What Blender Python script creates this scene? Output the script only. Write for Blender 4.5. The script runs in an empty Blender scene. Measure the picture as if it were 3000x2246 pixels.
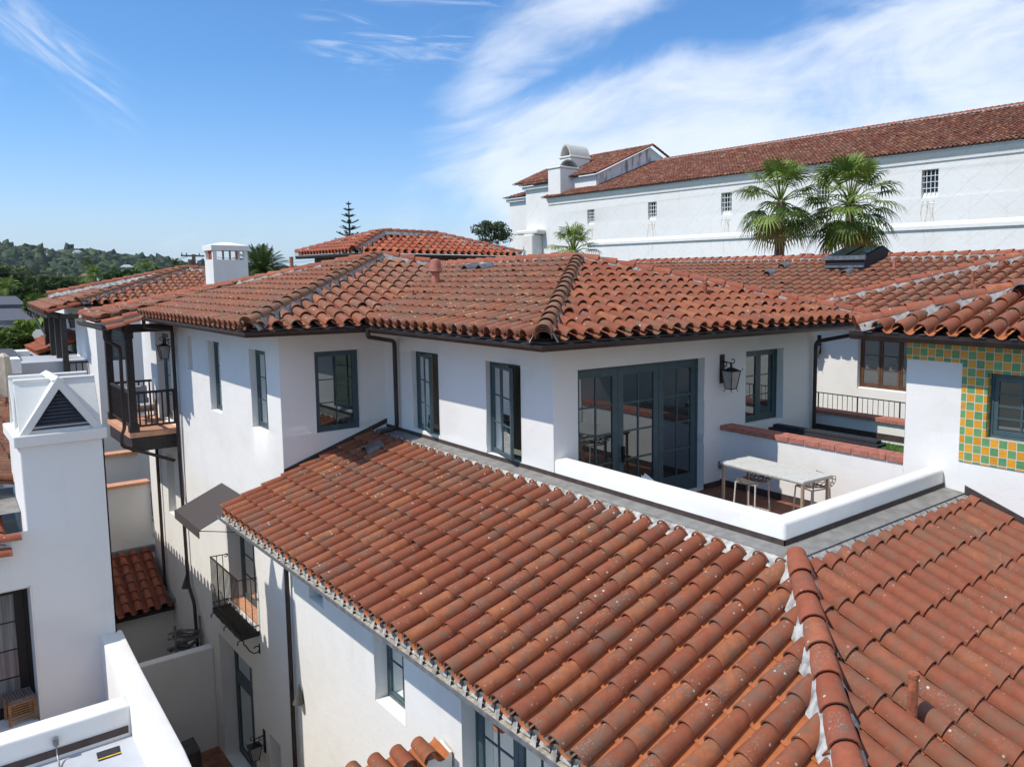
import bpy, bmesh, math, random
import numpy as np
from mathutils import Vector, Matrix
R = math.radians
rnd = random.Random(7)
nrs = np.random.RandomState(7)
S = bpy.context.scene
COL = S.collection

# ------------------------------------------------------------------ camera
PW, PH = 3000., 2246.
CX, CY, FP = 1850., 1061., 2339.
PITCH = 0.104365
YAW = R(42.5658)
CAM = Vector((0., 0., 10.3))
hv = Vector((math.sin(YAW), math.cos(YAW), 0)); rv = Vector((math.cos(YAW), -math.sin(YAW), 0)); uz = Vector((0, 0, 1))
fw = hv*math.cos(PITCH) - uz*math.sin(PITCH)
cu = hv*math.sin(PITCH) + uz*math.cos(PITCH)
cd = bpy.data.cameras.new('camera'); cam = bpy.data.objects.new('camera', cd); COL.objects.link(cam)
m = Matrix((rv, cu, -fw)).transposed().to_4x4(); m.translation = CAM
cam.matrix_world = m
cd.sensor_width = 36; cd.lens = 36*FP/PW
cd.shift_x = -(CX-PW/2)/PW; cd.shift_y = (CY-PH/2)/PW
cd.clip_start = .1; cd.clip_end = 9000
S.camera = cam

def at(u, v, x=None, y=None, z=None):
    """point of a known plane seen at a photo pixel"""
    q = fw + rv*((u-CX)/FP) - cu*((v-CY)/FP)
    if x is not None: t = (x-CAM.x)/q.x
    elif y is not None: t = (y-CAM.y)/q.y
    else: t = (z-CAM.z)/q.z
    return CAM + q*t

# ------------------------------------------------------------------ sun, sky, exposure
SUN = Vector((1, -.175, -1.36)).normalized()
ELEV = math.asin(-SUN.z)
sd = bpy.data.lights.new('sun', 'SUN'); sd.energy = 4.1; sd.angle = R(.55); sd.color = (1., .945, .865)
so = bpy.data.objects.new('sun', sd); COL.objects.link(so); so.location = (-40, 10, 60)
so.rotation_euler = SUN.to_track_quat('-Z', 'Y').to_euler()
S.view_settings.view_transform = 'Standard'; S.view_settings.look = 'None'
S.view_settings.gamma = 1; S.view_settings.use_curve_mapping = False
S.view_settings.exposure = 0.04
W = bpy.data.worlds.new('World'); S.world = W; W.use_nodes = True
wt = W.node_tree; wn = wt.nodes; wl = wt.links; wn.clear()

class NG:
    """small node-expression helper"""
    def __init__(s, t): s.t = t
    def n(s, kind, **kw):
        o = s.t.nodes.new(kind)
        for k, v in kw.items(): setattr(o, k, v)
        return o
    def put(s, sock, val):
        if isinstance(val, bpy.types.NodeSocket): s.t.links.new(val, sock)
        elif val is not None: sock.default_value = val
    def math(s, op, a, b=None, c=None, clamp=False):
        o = s.n('ShaderNodeMath', operation=op, use_clamp=clamp)
        s.put(o.inputs[0], a); s.put(o.inputs[1], b); s.put(o.inputs[2], c)
        return o.outputs[0]
    def vmath(s, op, a, b=None):
        o = s.n('ShaderNodeVectorMath', operation=op); s.put(o.inputs[0], a); s.put(o.inputs[1], b)
        return o.outputs['Value'] if op in ('DOT_PRODUCT', 'LENGTH') else o.outputs[0]
    def comb(s, x=0., y=0., z=0.):
        o = s.n('ShaderNodeCombineXYZ'); s.put(o.inputs[0], x); s.put(o.inputs[1], y); s.put(o.inputs[2], z); return o.outputs[0]
    def sep(s, v):
        o = s.n('ShaderNodeSeparateXYZ'); s.put(o.inputs[0], v); return o.outputs
    def noise(s, vec, scale, detail=4., rough=.55, dist=0., col=False):
        o = s.n('ShaderNodeTexNoise'); s.put(o.inputs['Vector'], vec); o.inputs['Scale'].default_value = scale
        o.inputs['Detail'].default_value = detail; o.inputs['Roughness'].default_value = rough; o.inputs['Distortion'].default_value = dist
        return o.outputs['Color' if col else 'Fac']
    def vor(s, vec, scale, feature='F1', out='Distance', rand=1.):
        o = s.n('ShaderNodeTexVoronoi', feature=feature); s.put(o.inputs['Vector'], vec); o.inputs['Scale'].default_value = scale
        o.inputs['Randomness'].default_value = rand
        return o.outputs[out]
    def ss(s, v, a, b, lo=0., hi=1.):
        o = s.n('ShaderNodeMapRange', interpolation_type='SMOOTHSTEP'); s.put(o.inputs['Value'], v)
        o.inputs['From Min'].default_value = a; o.inputs['From Max'].default_value = b
        o.inputs['To Min'].default_value = lo; o.inputs['To Max'].default_value = hi
        return o.outputs['Result']
    def mix(s, f, a, b, kind='MIX'):
        o = s.n('ShaderNodeMix', data_type='RGBA', blend_type=kind)
        s.put(o.inputs['Factor'], f)
        for i, v in ((6, a), (7, b)):
            if isinstance(v, tuple): v = (v[0], v[1], v[2], 1)
            s.put(o.inputs[i], v)
        return o.outputs[2]

g = NG(wt)
sky = g.n('ShaderNodeTexSky', sky_type='NISHITA', sun_disc=False)
sky.sun_elevation = ELEV; sky.sun_rotation = math.atan2(-SUN.x, -SUN.y)
sky.altitude = 50; sky.air_density = 1.0; sky.dust_density = .6; sky.ozone_density = 1.6
tc = g.n('ShaderNodeTexCoord').outputs['Generated']
dh = g.math('MAXIMUM', g.vmath('DOT_PRODUCT', tc, tuple(hv)), .05)
pp = g.math('DIVIDE', g.vmath('DOT_PRODUCT', tc, tuple(rv)), dh)
qq = g.math('DIVIDE', g.vmath('DOT_PRODUCT', tc, (0, 0, 1)), dh)
def rot(p, q, ang, sx, sy, ox=0., oy=0.):
    c, s_ = math.cos(ang), math.sin(ang)
    a = g.math('ADD', g.math('MULTIPLY', p, c*sx), g.math('MULTIPLY', q, s_*sx))
    b = g.math('ADD', g.math('MULTIPLY', p, -s_*sy), g.math('MULTIPLY', q, c*sy))
    return g.comb(g.math('ADD', a, ox), g.math('ADD', b, oy), 0.)
# cirrus: a bright band climbing to the top middle and a broad veil widening to the right
na = g.noise(rot(pp, qq, R(20), 3.6, 9.5, 3.1, 1.2), 1.0, 8, .60, .8)
nb = g.noise(rot(pp, qq, R(12), 8., 24., 7.7, 4.2), 1.0, 6, .62, .6)
nc = g.noise(rot(pp, qq, R(30), 3.0, 5.0, 1.7, 8.3), 1.0, 4, .55, .3)
wob = g.math('MULTIPLY', g.math('SUBTRACT', nc, .5), .10)
d1 = g.math('ABSOLUTE', g.math('ADD', wob, g.math('SUBTRACT', qq, g.math('MULTIPLY_ADD', pp, .62, .350))))
band1 = g.math('MULTIPLY', g.ss(d1, .085, .0), g.math('MULTIPLY', g.ss(pp, -.30, -.16), g.ss(pp, .14, .02)))
t2 = g.math('SUBTRACT', g.math('MULTIPLY_ADD', pp, .25, .262), g.math('ADD', qq, wob))
veil = g.math('MULTIPLY', g.ss(t2, -.03, .05), g.math('MULTIPLY', g.ss(pp, -.38, -.14), g.ss(g.math('ADD', qq, g.math('MULTIPLY', pp, .25)), .0, .10, .45, 1.)))
top = g.math('MULTIPLY', g.ss(pp, .12, .40), .75)
bias = g.math('MAXIMUM', g.math('MAXIMUM', band1, veil), top)
dens = g.math('ADD', g.math('MULTIPLY', na, .62), g.math('MULTIPLY', nb, .30))
dens = g.math('ADD', g.math('ADD', dens, g.math('MULTIPLY', nc, .30)), g.math('MULTIPLY', bias, .40))
cl = g.ss(dens, .66, 1.12)
# thin separate wisps to the left
nd = g.noise(rot(pp, qq, R(-6), 5., 42., 2.3, 5.5), 1.0, 6, .62, 1.1)
wm = g.math('MULTIPLY', g.ss(pp, -.42, -.33), g.ss(pp, -.02, -.16))
wm = g.math('MULTIPLY', wm, g.math('MULTIPLY', g.ss(qq, .23, .27), g.ss(qq, .36, .33)))
wisp = g.math('MULTIPLY', g.ss(nd, .50, .72), g.math('MULTIPLY', wm, .62))
ne = g.noise(rot(pp, qq, R(-38), 5., 34., 9.3, 2.5), 1.0, 6, .62, .9)
wl2 = g.math('MULTIPLY', g.ss(g.math('ABSOLUTE', g.math('ADD', g.math('MULTIPLY', pp, .78), g.math('ADD', qq, .27))), .06, .0), g.ss(pp, -.58, -.66))
wl2 = g.math('MULTIPLY', wl2, g.ss(ne, .42, .72, 0., .55))
cl = g.math('MAXIMUM', cl, g.math('MAXIMUM', wisp, wl2))
cl = g.math('MULTIPLY', cl, g.ss(qq, .0, .05, .35, .84))
skyc = g.mix(1., sky.outputs[0], g.mix(g.ss(qq, -.02, .30), (.98, 1.10, 1.42), (.60, .98, 1.36)), 'MULTIPLY')
cc = g.mix(cl, g.mix(g.ss(qq, .10, -.02, 0., .75), skyc, (3.9, 5.5, 7.3)), (7.6, 8.1, 8.9))
bg = g.n('ShaderNodeBackground'); g.put(bg.inputs[0], cc); bg.inputs[1].default_value = .125
wo = g.n('ShaderNodeOutputWorld'); wl.new(bg.outputs[0], wo.inputs[0])

# ------------------------------------------------------------------ materials
MATS = {}
def new_mat(name):
    m_ = bpy.data.materials.new(name); m_.use_nodes = True; t = m_.node_tree; t.nodes.clear()
    g_ = NG(t); b = g_.n('ShaderNodeBsdfPrincipled'); o = g_.n('ShaderNodeOutputMaterial'); t.links.new(b.outputs[0], o.inputs[0])
    MATS[name] = m_
    return m_, g_, b, o
def bump(g_, b, h, strength=.3, dist=.01):
    o = g_.n('ShaderNodeBump'); o.inputs['Strength'].default_value = strength; o.inputs['Distance'].default_value = dist
    g_.put(o.inputs['Height'], h); g_.t.links.new(o.outputs[0], b.inputs['Normal'])
def P_(g_): return g_.n('ShaderNodeTexCoord').outputs['Object']
def simple(name, col, rough=.6, metal=0., var=.15, scale=8., bmp=.15, spec=.5):
    m_, g_, b, o = new_mat(name); p = P_(g_)
    n = g_.noise(p, scale, 5)
    c2 = tuple(c*(1-var) for c in col); c1 = tuple(min(1, c*(1+var)) for c in col)
    g_.put(b.inputs['Base Color'], g_.mix(g_.ss(n, .3, .7), c2, c1))
    b.inputs['Roughness'].default_value = rough; b.inputs['Metallic'].default_value = metal
    b.inputs['Specular IOR Level'].default_value = spec
    if bmp: bump(g_, b, g_.noise(p, scale*6, 4), bmp, .004)
    return m_
def plaster(name, col=(.79, .77, .725), stain=1.0, big=1.):
    m_, g_, b, o = new_mat(name); p = P_(g_)
    n1 = g_.noise(p, .7*big, 5, .6, .4); s3 = g_.sep(p)
    streak = g_.noise(g_.comb(g_.math('MULTIPLY', s3[0], 5.), g_.math('MULTIPLY', s3[1], 5.), g_.math('MULTIPLY', s3[2], .35)), 1., 5, .6)
    f = g_.math('MULTIPLY', g_.ss(n1, .42, .75), stain*.35)
    f = g_.math('ADD', f, g_.math('MULTIPLY', g_.ss(streak, .55, .8), stain*.18), clamp=True)
    g_.put(b.inputs['Base Color'], g_.mix(f, col, tuple(c*k for c, k in zip(col, (.80, .78, .74)))))
    b.inputs['Roughness'].default_value = .9; b.inputs['Specular IOR Level'].default_value = .2
    h = g_.math('ADD', g_.math('MULTIPLY', g_.noise(p, 55., 3), .35), g_.noise(p, 4.5, 4, .5))
    bump(g_, b, h, .34, .022)
    return m_
def tile_mat(name, c1, c2, c3, patina, lichen, moss=.0, pat_col=(.165, .105, .07)):
    m_, g_, b, o = new_mat(name); p = P_(g_)
    a = g_.n('ShaderNodeAttribute', attribute_name='tint').outputs['Fac']
    base = g_.mix(g_.ss(a, .0, .5), c1, c2)
    base = g_.mix(g_.ss(a, .72, 1.0), base, c3)
    n0 = g_.noise(p, 9., 5, .6)
    base = g_.mix(g_.ss(n0, .35, .75, 0., .55), base, tuple(c*.72 for c in c1))
    reg = g_.noise(p, .55, 3, .5)
    n1 = g_.noise(p, 5.2, 7, .74, .3)
    fine = g_.noise(p, 95., 3, .8); f = g_.ss(g_.math('ADD', g_.math('ADD', n1, g_.math('MULTIPLY', reg, .30)), g_.math('MULTIPLY', g_.math('SUBTRACT', fine, .5), .55)), .80-.22*patina, .96-.2*patina)
    base = g_.mix(g_.math('MULTIPLY', f, .8), base, pat_col)
    # fine pale specks gathered in patches, plus round lichen spots
    patch = g_.ss(g_.math('ADD', g_.noise(p, 2.2, 3, .6), g_.math('MULTIPLY', reg, .3)), .74-.16*lichen, .95-.16*lichen)
    sp = g_.ss(g_.noise(p, 46., 4, .85), .56, .68)
    base = g_.mix(g_.math('MULTIPLY', g_.math('MULTIPLY', sp, patch), .75), base, (.52, .47, .42))
    vd = g_.vor(p, 17.); vcell = g_.vor(p, 17., out='Color')
    sel = g_.ss(g_.sep(vcell)[0], .95-.14*lichen, .97-.14*lichen)
    spot = g_.math('MULTIPLY', g_.ss(g_.math('ADD', vd, g_.math('MULTIPLY', g_.noise(p, 60., 2), .25)), .42, .25), sel)
    spot = g_.math('MULTIPLY', spot, g_.ss(patch, .0, .3, .25, 1.))
    base = g_.mix(g_.math('MULTIPLY', spot, .85), base, g_.mix(g_.sep(vcell)[1], (.60, .56, .36), (.62, .60, .54)))
    if moss:
        base = g_.mix(g_.math('MULTIPLY', g_.ss(g_.noise(p, 5., 4), .5, .7), moss), base, (.17, .14, .06))
    g_.put(b.inputs['Base Color'], base)
    b.inputs['Roughness'].default_value = .82; b.inputs['Specular IOR Level'].default_value = .3
    bump(g_, b, g_.math('ADD', g_.noise(p, 80., 3), g_.noise(p, 14., 3)), .25, .006)
    return m_
M = {}
M['wall'] = plaster('white_plaster')
M['wall_old'] = plaster('old_white_plaster', (.74, .735, .70), 1.0)
C1, C2, C3 = (.235, .066, .032), (.285, .086, .040), (.36, .125, .052)
M['tile'] = tile_mat('clay_tile', C1, C2, C3, .85, .7)
M['tile_right'] = tile_mat('clay_tile_right', (.235, .070, .036), (.27, .082, .042), (.33, .11, .052), .9, .35, pat_col=(.185, .098, .058))
M['tile_old'] = tile_mat('weathered_clay_tile', (.26, .086, .045), (.31, .108, .055), (.38, .145, .07), 1.0, 1.3)
M['tile_far'] = tile_mat('far_clay_tile', (.30, .070, .036), (.38, .10, .05), (.46, .15, .07), .7, .5)
M['tile_brown'] = tile_mat('brown_clay_tile', (.20, .07, .04), (.26, .10, .055), (.32, .15, .08), .9, .8)
M['cap'] = tile_mat('ridge_cap_tile', (.29, .080, .042), (.34, .10, .052), (.40, .13, .06), .7, .7)
M['cap_old'] = tile_mat('mossy_ridge_tile', (.30, .10, .05), (.34, .125, .06), (.40, .16, .07), 1.3, 1.2, .55)
M['pan'] = tile_mat('clay_pan_tile', (.42, .13, .045), (.48, .155, .055), (.42, .14, .055), .3, .2)
M['mission_tile'] = tile_mat('mission_tile', (.15, .045, .028), (.27, .085, .045), (.46, .23, .13), .8, 1.2)
M['under'] = simple('roof_underlay', (.035, .028, .025), .9)
M['mortar'] = simple('lime_mortar', (.38, .37, .34), .95, var=.45, scale=9, bmp=.6)
M['mortar_grey'] = simple('grey_mortar', (.30, .29, .27), .9, var=.3, scale=14, bmp=.4)
M['flash'] = simple('lead_flashing', (.22, .21, .19), .75, var=.18, scale=5)
M['brown_metal'] = simple('dark_brown_metal', (.040, .026, .022), .42, .3, var=.25, scale=3, bmp=.05)
M['gutter_in'] = simple('gutter_sediment', (.42, .38, .31), .95, var=.35, scale=14, bmp=.5)
M['brown_band'] = simple('brown_band', (.06, .038, .032), .7, var=.25)
M['black'] = simple('black_iron', (.012, .011, .011), .5, .2, var=.2)
M['teal'] = simple('teal_painted_wood', (.048, .084, .094), .42, var=.12, bmp=.05)
M['brown_wood'] = simple('brown_stained_wood', (.115, .052, .028), .5, var=.2)
M['dark_wood'] = simple('dark_stained_timber', (.030, .022, .019), .65, var=.35, scale=12, bmp=.3)
M['soffit'] = simple('eave_soffit', (.16, .125, .095), .8)
M['brick'] = simple('red_coping_brick', (.40, .15, .105), .85, var=.2, scale=14, bmp=.3)
M['brick_pale'] = simple('pale_terracotta_tile', (.62, .31, .185), .8, var=.15, scale=9, bmp=.2)
M['pipe'] = simple('rusty_pipe', (.36, .115, .055), .7, .2, var=.35, scale=18, bmp=.2)
M['pipe_pink'] = simple('painted_vent', (.38, .14, .095), .7, var=.2)
M['grey_metal'] = simple('galvanised_metal', (.20, .20, .20), .45, .6, var=.25)
M['white_trim'] = simple('white_trim', (.78, .78, .75), .7, var=.06)
M['canvas'] = simple('brown_canvas', (.062, .050, .047), .85, var=.1, scale=60, bmp=.3)
M['cream'] = simple('cream_fabric', (.55, .48, .37), .9, var=.12, scale=6)
M['asphalt_roof'] = simple('grey_asphalt_roof', (.085, .09, .105), .9, var=.25, scale=10)
M['grey_wall'] = simple('grey_render', (.42, .43, .44), .9)
M['trunk'] = simple('bark', (.12, .09, .07), .9, var=.4, scale=9, bmp=.8)
M['ivory'] = simple('ivory_paint', (.66, .60, .50), .5, var=.05)
M['beige_metal'] = simple('champagne_metal', (.50, .39, .27), .4, .3, var=.08)
M['teak'] = simple('teak', (.38, .19, .08), .6, var=.2, scale=20)
M['teak_grey'] = simple('weathered_teak', (.17, .14, .12), .8, var=.2, scale=20)
M['roof_white'] = simple('white_roof_membrane', (.47, .485, .51), .7, var=.05, scale=3)
M['drift'] = simple('grey_driftwood', (.16, .15, .145), .9, var=.4)
M['cover'] = simple('brown_vinyl_cover', (.05, .043, .04), .55, var=.3, scale=4)
M['yellow'] = simple('yellow_stripe', (.75, .45, .03), .6)
M['mat_black'] = simple('black_grit', (.024, .024, .027), .9, var=.6, scale=90)
M['grass'] = simple('turf', (.055, .13, .02), .9, var=.4, scale=40)

def glass(name, mode):
    m_, g_, b, o = new_mat(name); p = P_(g_); s3 = g_.sep(p)
    if mode in ('dark', 'hole'): c = g_.mix(g_.noise(p, 1.3, 2), (.006, .008, .009), (.028, .032, .034))
    elif mode == 'curtain':
        w = g_.noise(g_.comb(g_.math('MULTIPLY', g_.math('ADD', s3[0], s3[1]), 16.), 0., g_.math('MULTIPLY', s3[2], .5)), 1., 3)
        c = g_.mix(g_.ss(w, .3, .7), (.09, .095, .095), (.26, .265, .25))
    else:
        w = g_.math('FRACT', g_.math('MULTIPLY', s3[2], 22.))
        c = g_.mix(g_.ss(w, .25, .5), (.05, .055, .055), (.19, .20, .19))
    d = g_.n('ShaderNodeBsdfDiffuse'); g_.put(d.inputs[0], c)
    gl = g_.n('ShaderNodeBsdfGlossy'); gl.inputs[0].default_value = (.86, .93, .95, 1); gl.inputs['Roughness'].default_value = .012
    bp = g_.n('ShaderNodeBump'); bp.inputs['Strength'].default_value = .05; bp.inputs['Distance'].default_value = .02
    g_.put(bp.inputs['Height'], g_.noise(p, 1.6, 1)); g_.t.links.new(bp.outputs[0], gl.inputs['Normal'])
    fr = g_.n('ShaderNodeFresnel'); fr.inputs[0].default_value = 1.55
    f = g_.math('MULTIPLY_ADD', fr.outputs[0], 1.0, {'dark': .12, 'hole': -.02}.get(mode, .05), clamp=True)
    mx = g_.n('ShaderNodeMixShader'); g_.put(mx.inputs[0], f); g_.t.links.new(d.outputs[0], mx.inputs[1]); g_.t.links.new(gl.outputs[0], mx.inputs[2])
    g_.t.links.new(mx.outputs[0], o.inputs[0])
    return m_
M['glass'] = glass('window_glass', 'dark'); M['glass_curtain'] = glass('curtained_glass', 'curtain'); M['glass_blind'] = glass('blind_glass', 'blind'); M['glass_deep'] = glass('deep_set_glass', 'hole')
def lamp_glass():
    m_, g_, b, o = new_mat('frosted_lamp_glass'); p = P_(g_)
    g_.put(b.inputs['Base Color'], g_.mix(g_.noise(p, 6., 3), (.20, .20, .18), (.42, .43, .39))); b.inputs['Roughness'].default_value = .25
    return m_
M['lamp_glass'] = lamp_glass()
def check_mat():
    m_, g_, b, o = new_mat('glazed_checker_tile'); s3 = g_.sep(P_(g_)); T = .122
    a = g_.math('DIVIDE', g_.math('ADD', s3[1], s3[0]), T); c = g_.math('DIVIDE', s3[2], T)
    par = g_.math('MODULO', g_.math('ADD', g_.math('FLOOR', a), g_.math('FLOOR', c)), 2.)
    fa, fc = g_.math('FRACT', a), g_.math('FRACT', c)
    ed = g_.math('MINIMUM', g_.math('MINIMUM', fa, g_.math('SUBTRACT', 1., fa)), g_.math('MINIMUM', fc, g_.math('SUBTRACT', 1., fc)))
    cell = g_.comb(g_.math('FLOOR', a), g_.math('FLOOR', c), 0.)
    wn_ = g_.n('ShaderNodeTexWhiteNoise'); g_.put(wn_.inputs['Vector'], cell)
    gr = g_.mix(wn_.outputs[0], (.10, .26, .10), (.17, .36, .14)); orr = g_.mix(wn_.outputs[0], (.62, .26, .02), (.76, .36, .03))
    n = g_.ss(g_.noise(g_.comb(0., g_.math('MULTIPLY', s3[1], 8.), g_.math('MULTIPLY', s3[2], 90.)), 1., 3), .3, .7, .82, 1.08)
    c_ = g_.mix(1., g_.mix(g_.math('ABSOLUTE', par), gr, orr), g_.comb(n, n, n), 'MULTIPLY')
    g_.put(b.inputs['Base Color'], g_.mix(g_.ss(ed, .045, .02), c_, (.66, .65, .60)))
    b.inputs['Roughness'].default_value = .3
    return m_
M['check'] = check_mat()
def floor_mat(name, ca, cb, size, grout):
    m_, g_, b, o = new_mat(name); p = P_(g_); br = g_.n('ShaderNodeTexBrick'); g_.put(br.inputs['Vector'], p)
    br.offset = 0; br.inputs['Color1'].default_value = (*ca, 1); br.inputs['Color2'].default_value = (*cb, 1); br.inputs['Mortar'].default_value = (*grout, 1)
    br.inputs['Scale'].default_value = 1; br.inputs['Brick Width'].default_value = size; br.inputs['Row Height'].default_value = size; br.inputs['Mortar Size'].default_value = .008
    n = g_.ss(g_.noise(p, 6., 5), .3, .7, .75, 1.15)
    g_.put(b.inputs['Base Color'], g_.mix(1., br.outputs[0], g_.comb(n, n, n), 'MULTIPLY')); b.inputs['Roughness'].default_value = .75
    return m_
M['floor'] = floor_mat('terracotta_floor', (.27, .11, .055), (.34, .15, .075), .32, (.20, .16, .13))
M['floor_dark'] = floor_mat('brown_terrace_floor', (.20, .075, .035), (.26, .10, .05), .30, (.10, .06, .04))
def terrazzo():
    m_, g_, b, o = new_mat('terrazzo'); p = P_(g_)
    v = g_.vor(p, 38.); cel = g_.vor(p, 38., out='Color'); s_ = g_.sep(cel)
    base = g_.mix(g_.noise(p, 5., 3), (.56, .56, .50), (.70, .69, .63))
    chip = g_.math('MULTIPLY', g_.ss(v, .34, .26), g_.ss(s_[0], .72, .76))
    g_.put(b.inputs['Base Color'], g_.mix(chip, base, g_.mix(s_[1], (.10, .09, .07), (.36, .27, .18)))); b.inputs['Roughness'].default_value = .4
    return m_
M['terrazzo'] = terrazzo()
def mission_mat():
    m_, g_, b, o = new_mat('mission_plaster'); p = P_(g_); s3 = g_.sep(p)
    n1 = g_.noise(p, .35, 5, .6, .3); base = g_.mix(g_.ss(n1, .4, .8, 0., .5), (.76, .745, .70), (.68, .65, .58))
    for sgn, off in ((1., 0.), (-1., .7)):   # faint crossing diagonal cracks and stains in the render
        d = g_.math('ADD', g_.math('MULTIPLY', s3[2], 1.), g_.math('MULTIPLY', s3[1], .85*sgn))
        d = g_.math('ADD', d, g_.math('MULTIPLY', g_.noise(p, .8, 2), .25))
        f = g_.math('ABSOLUTE', g_.math('SUBTRACT', g_.math('FRACT', g_.math('ADD', g_.math('DIVIDE', d, 1.75), off)), .5))
        k = g_.math('MULTIPLY', g_.ss(f, .022, .0), g_.ss(g_.noise(p, .6+off, 4), .36, .58, 0., .32 if sgn < 0 else .5))
        base = g_.mix(k, base, (.50, .44, .35))
    st = g_.noise(g_.comb(g_.math('MULTIPLY', s3[0], 3.), g_.math('MULTIPLY', s3[1], 3.), g_.math('MULTIPLY', s3[2], .2)), 1., 5)
    base = g_.mix(g_.ss(st, .56, .8, 0., .3), base, (.60, .50, .36))
    g_.put(b.inputs['Base Color'], base); b.inputs['Roughness'].default_value = .9
    bump(g_, b, g_.noise(p, 3., 5, .6), .35, .06)
    return m_
M['mission'] = mission_mat()
M['rust_stain'] = simple('rust_streak', (.58, .50, .37), .9, var=.3, scale=3)
M['moldy'] = plaster('mouldy_plaster', (.55, .55, .50), 2.5, 6.)
def stained_gable():
    m_, g_, b, o = new_mat('streaked_gable'); p = P_(g_); s3 = g_.sep(p)
    st = g_.noise(g_.comb(g_.math('MULTIPLY', s3[0], 2.2), g_.math('MULTIPLY', s3[1], 2.2), g_.math('MULTIPLY', s3[2], .3)), 1., 6, .7)
    g_.put(b.inputs['Base Color'], g_.mix(g_.ss(st, .50, .62, 0., .85), (.72, .72, .70), (.16, .17, .16))); b.inputs['Roughness'].default_value = .9
    return m_
M['gable'] = stained_gable()
def leafm(name, ca, cb, sc=1.2):
    m_, g_, b, o = new_mat(name); p = P_(g_)
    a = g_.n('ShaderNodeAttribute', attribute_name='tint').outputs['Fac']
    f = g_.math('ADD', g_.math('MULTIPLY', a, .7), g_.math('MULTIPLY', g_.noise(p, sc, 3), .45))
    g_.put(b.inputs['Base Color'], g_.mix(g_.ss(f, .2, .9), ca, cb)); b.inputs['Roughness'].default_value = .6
    b.inputs['Specular IOR Level'].default_value = .3
    tr = g_.n('ShaderNodeBsdfTranslucent'); g_.put(tr.inputs[0], g_.mix(.5, ca, cb)); mx = g_.n('ShaderNodeMixShader'); mx.inputs[0].default_value = .22
    g_.t.links.new(b.outputs[0], mx.inputs[1]); g_.t.links.new(tr.outputs[0], mx.inputs[2]); g_.t.links.new(mx.outputs[0], o.inputs[0])
    return m_
M['leaf_dark'] = leafm('dark_oak_leaf', (.014, .030, .009), (.055, .095, .022))
M['leaf_mid'] = leafm('green_leaf', (.035, .075, .012), (.13, .20, .035))
M['leaf_lime'] = leafm('yellow_green_leaf', (.09, .17, .02), (.26, .36, .06))
M['leaf_olive'] = leafm('olive_leaf', (.05, .075, .03), (.17, .20, .09))
M['leaf_euc'] = leafm('grey_green_leaf', (.025, .040, .018), (.10, .125, .055))
M['leaf_pine'] = leafm('pine_needle', (.012, .030, .016), (.035, .065, .032))
M['palm'] = leafm('palm_blade', (.045, .09, .014), (.23, .31, .055), 2.)
M['palm_dark'] = leafm('dark_palm_blade', (.025, .055, .012), (.09, .13, .03), 2.)
M['palm_dry'] = leafm('dry_palm_blade', (.22, .17, .05), (.38, .33, .09), 2.)
M['hill_tree'] = leafm('hillside_canopy', (.006, .019, .007), (.062, .095, .026), .02)
def ground_mat():
    m_, g_, b, o = new_mat('ground_cover'); p = P_(g_)
    g_.put(b.inputs['Base Color'], g_.mix(g_.ss(g_.noise(p, .02, 5), .4, .6), (.06, .075, .03), (.16, .14, .09))); b.inputs['Roughness'].default_value = .95
    return m_
M['ground'] = ground_mat()

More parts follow.
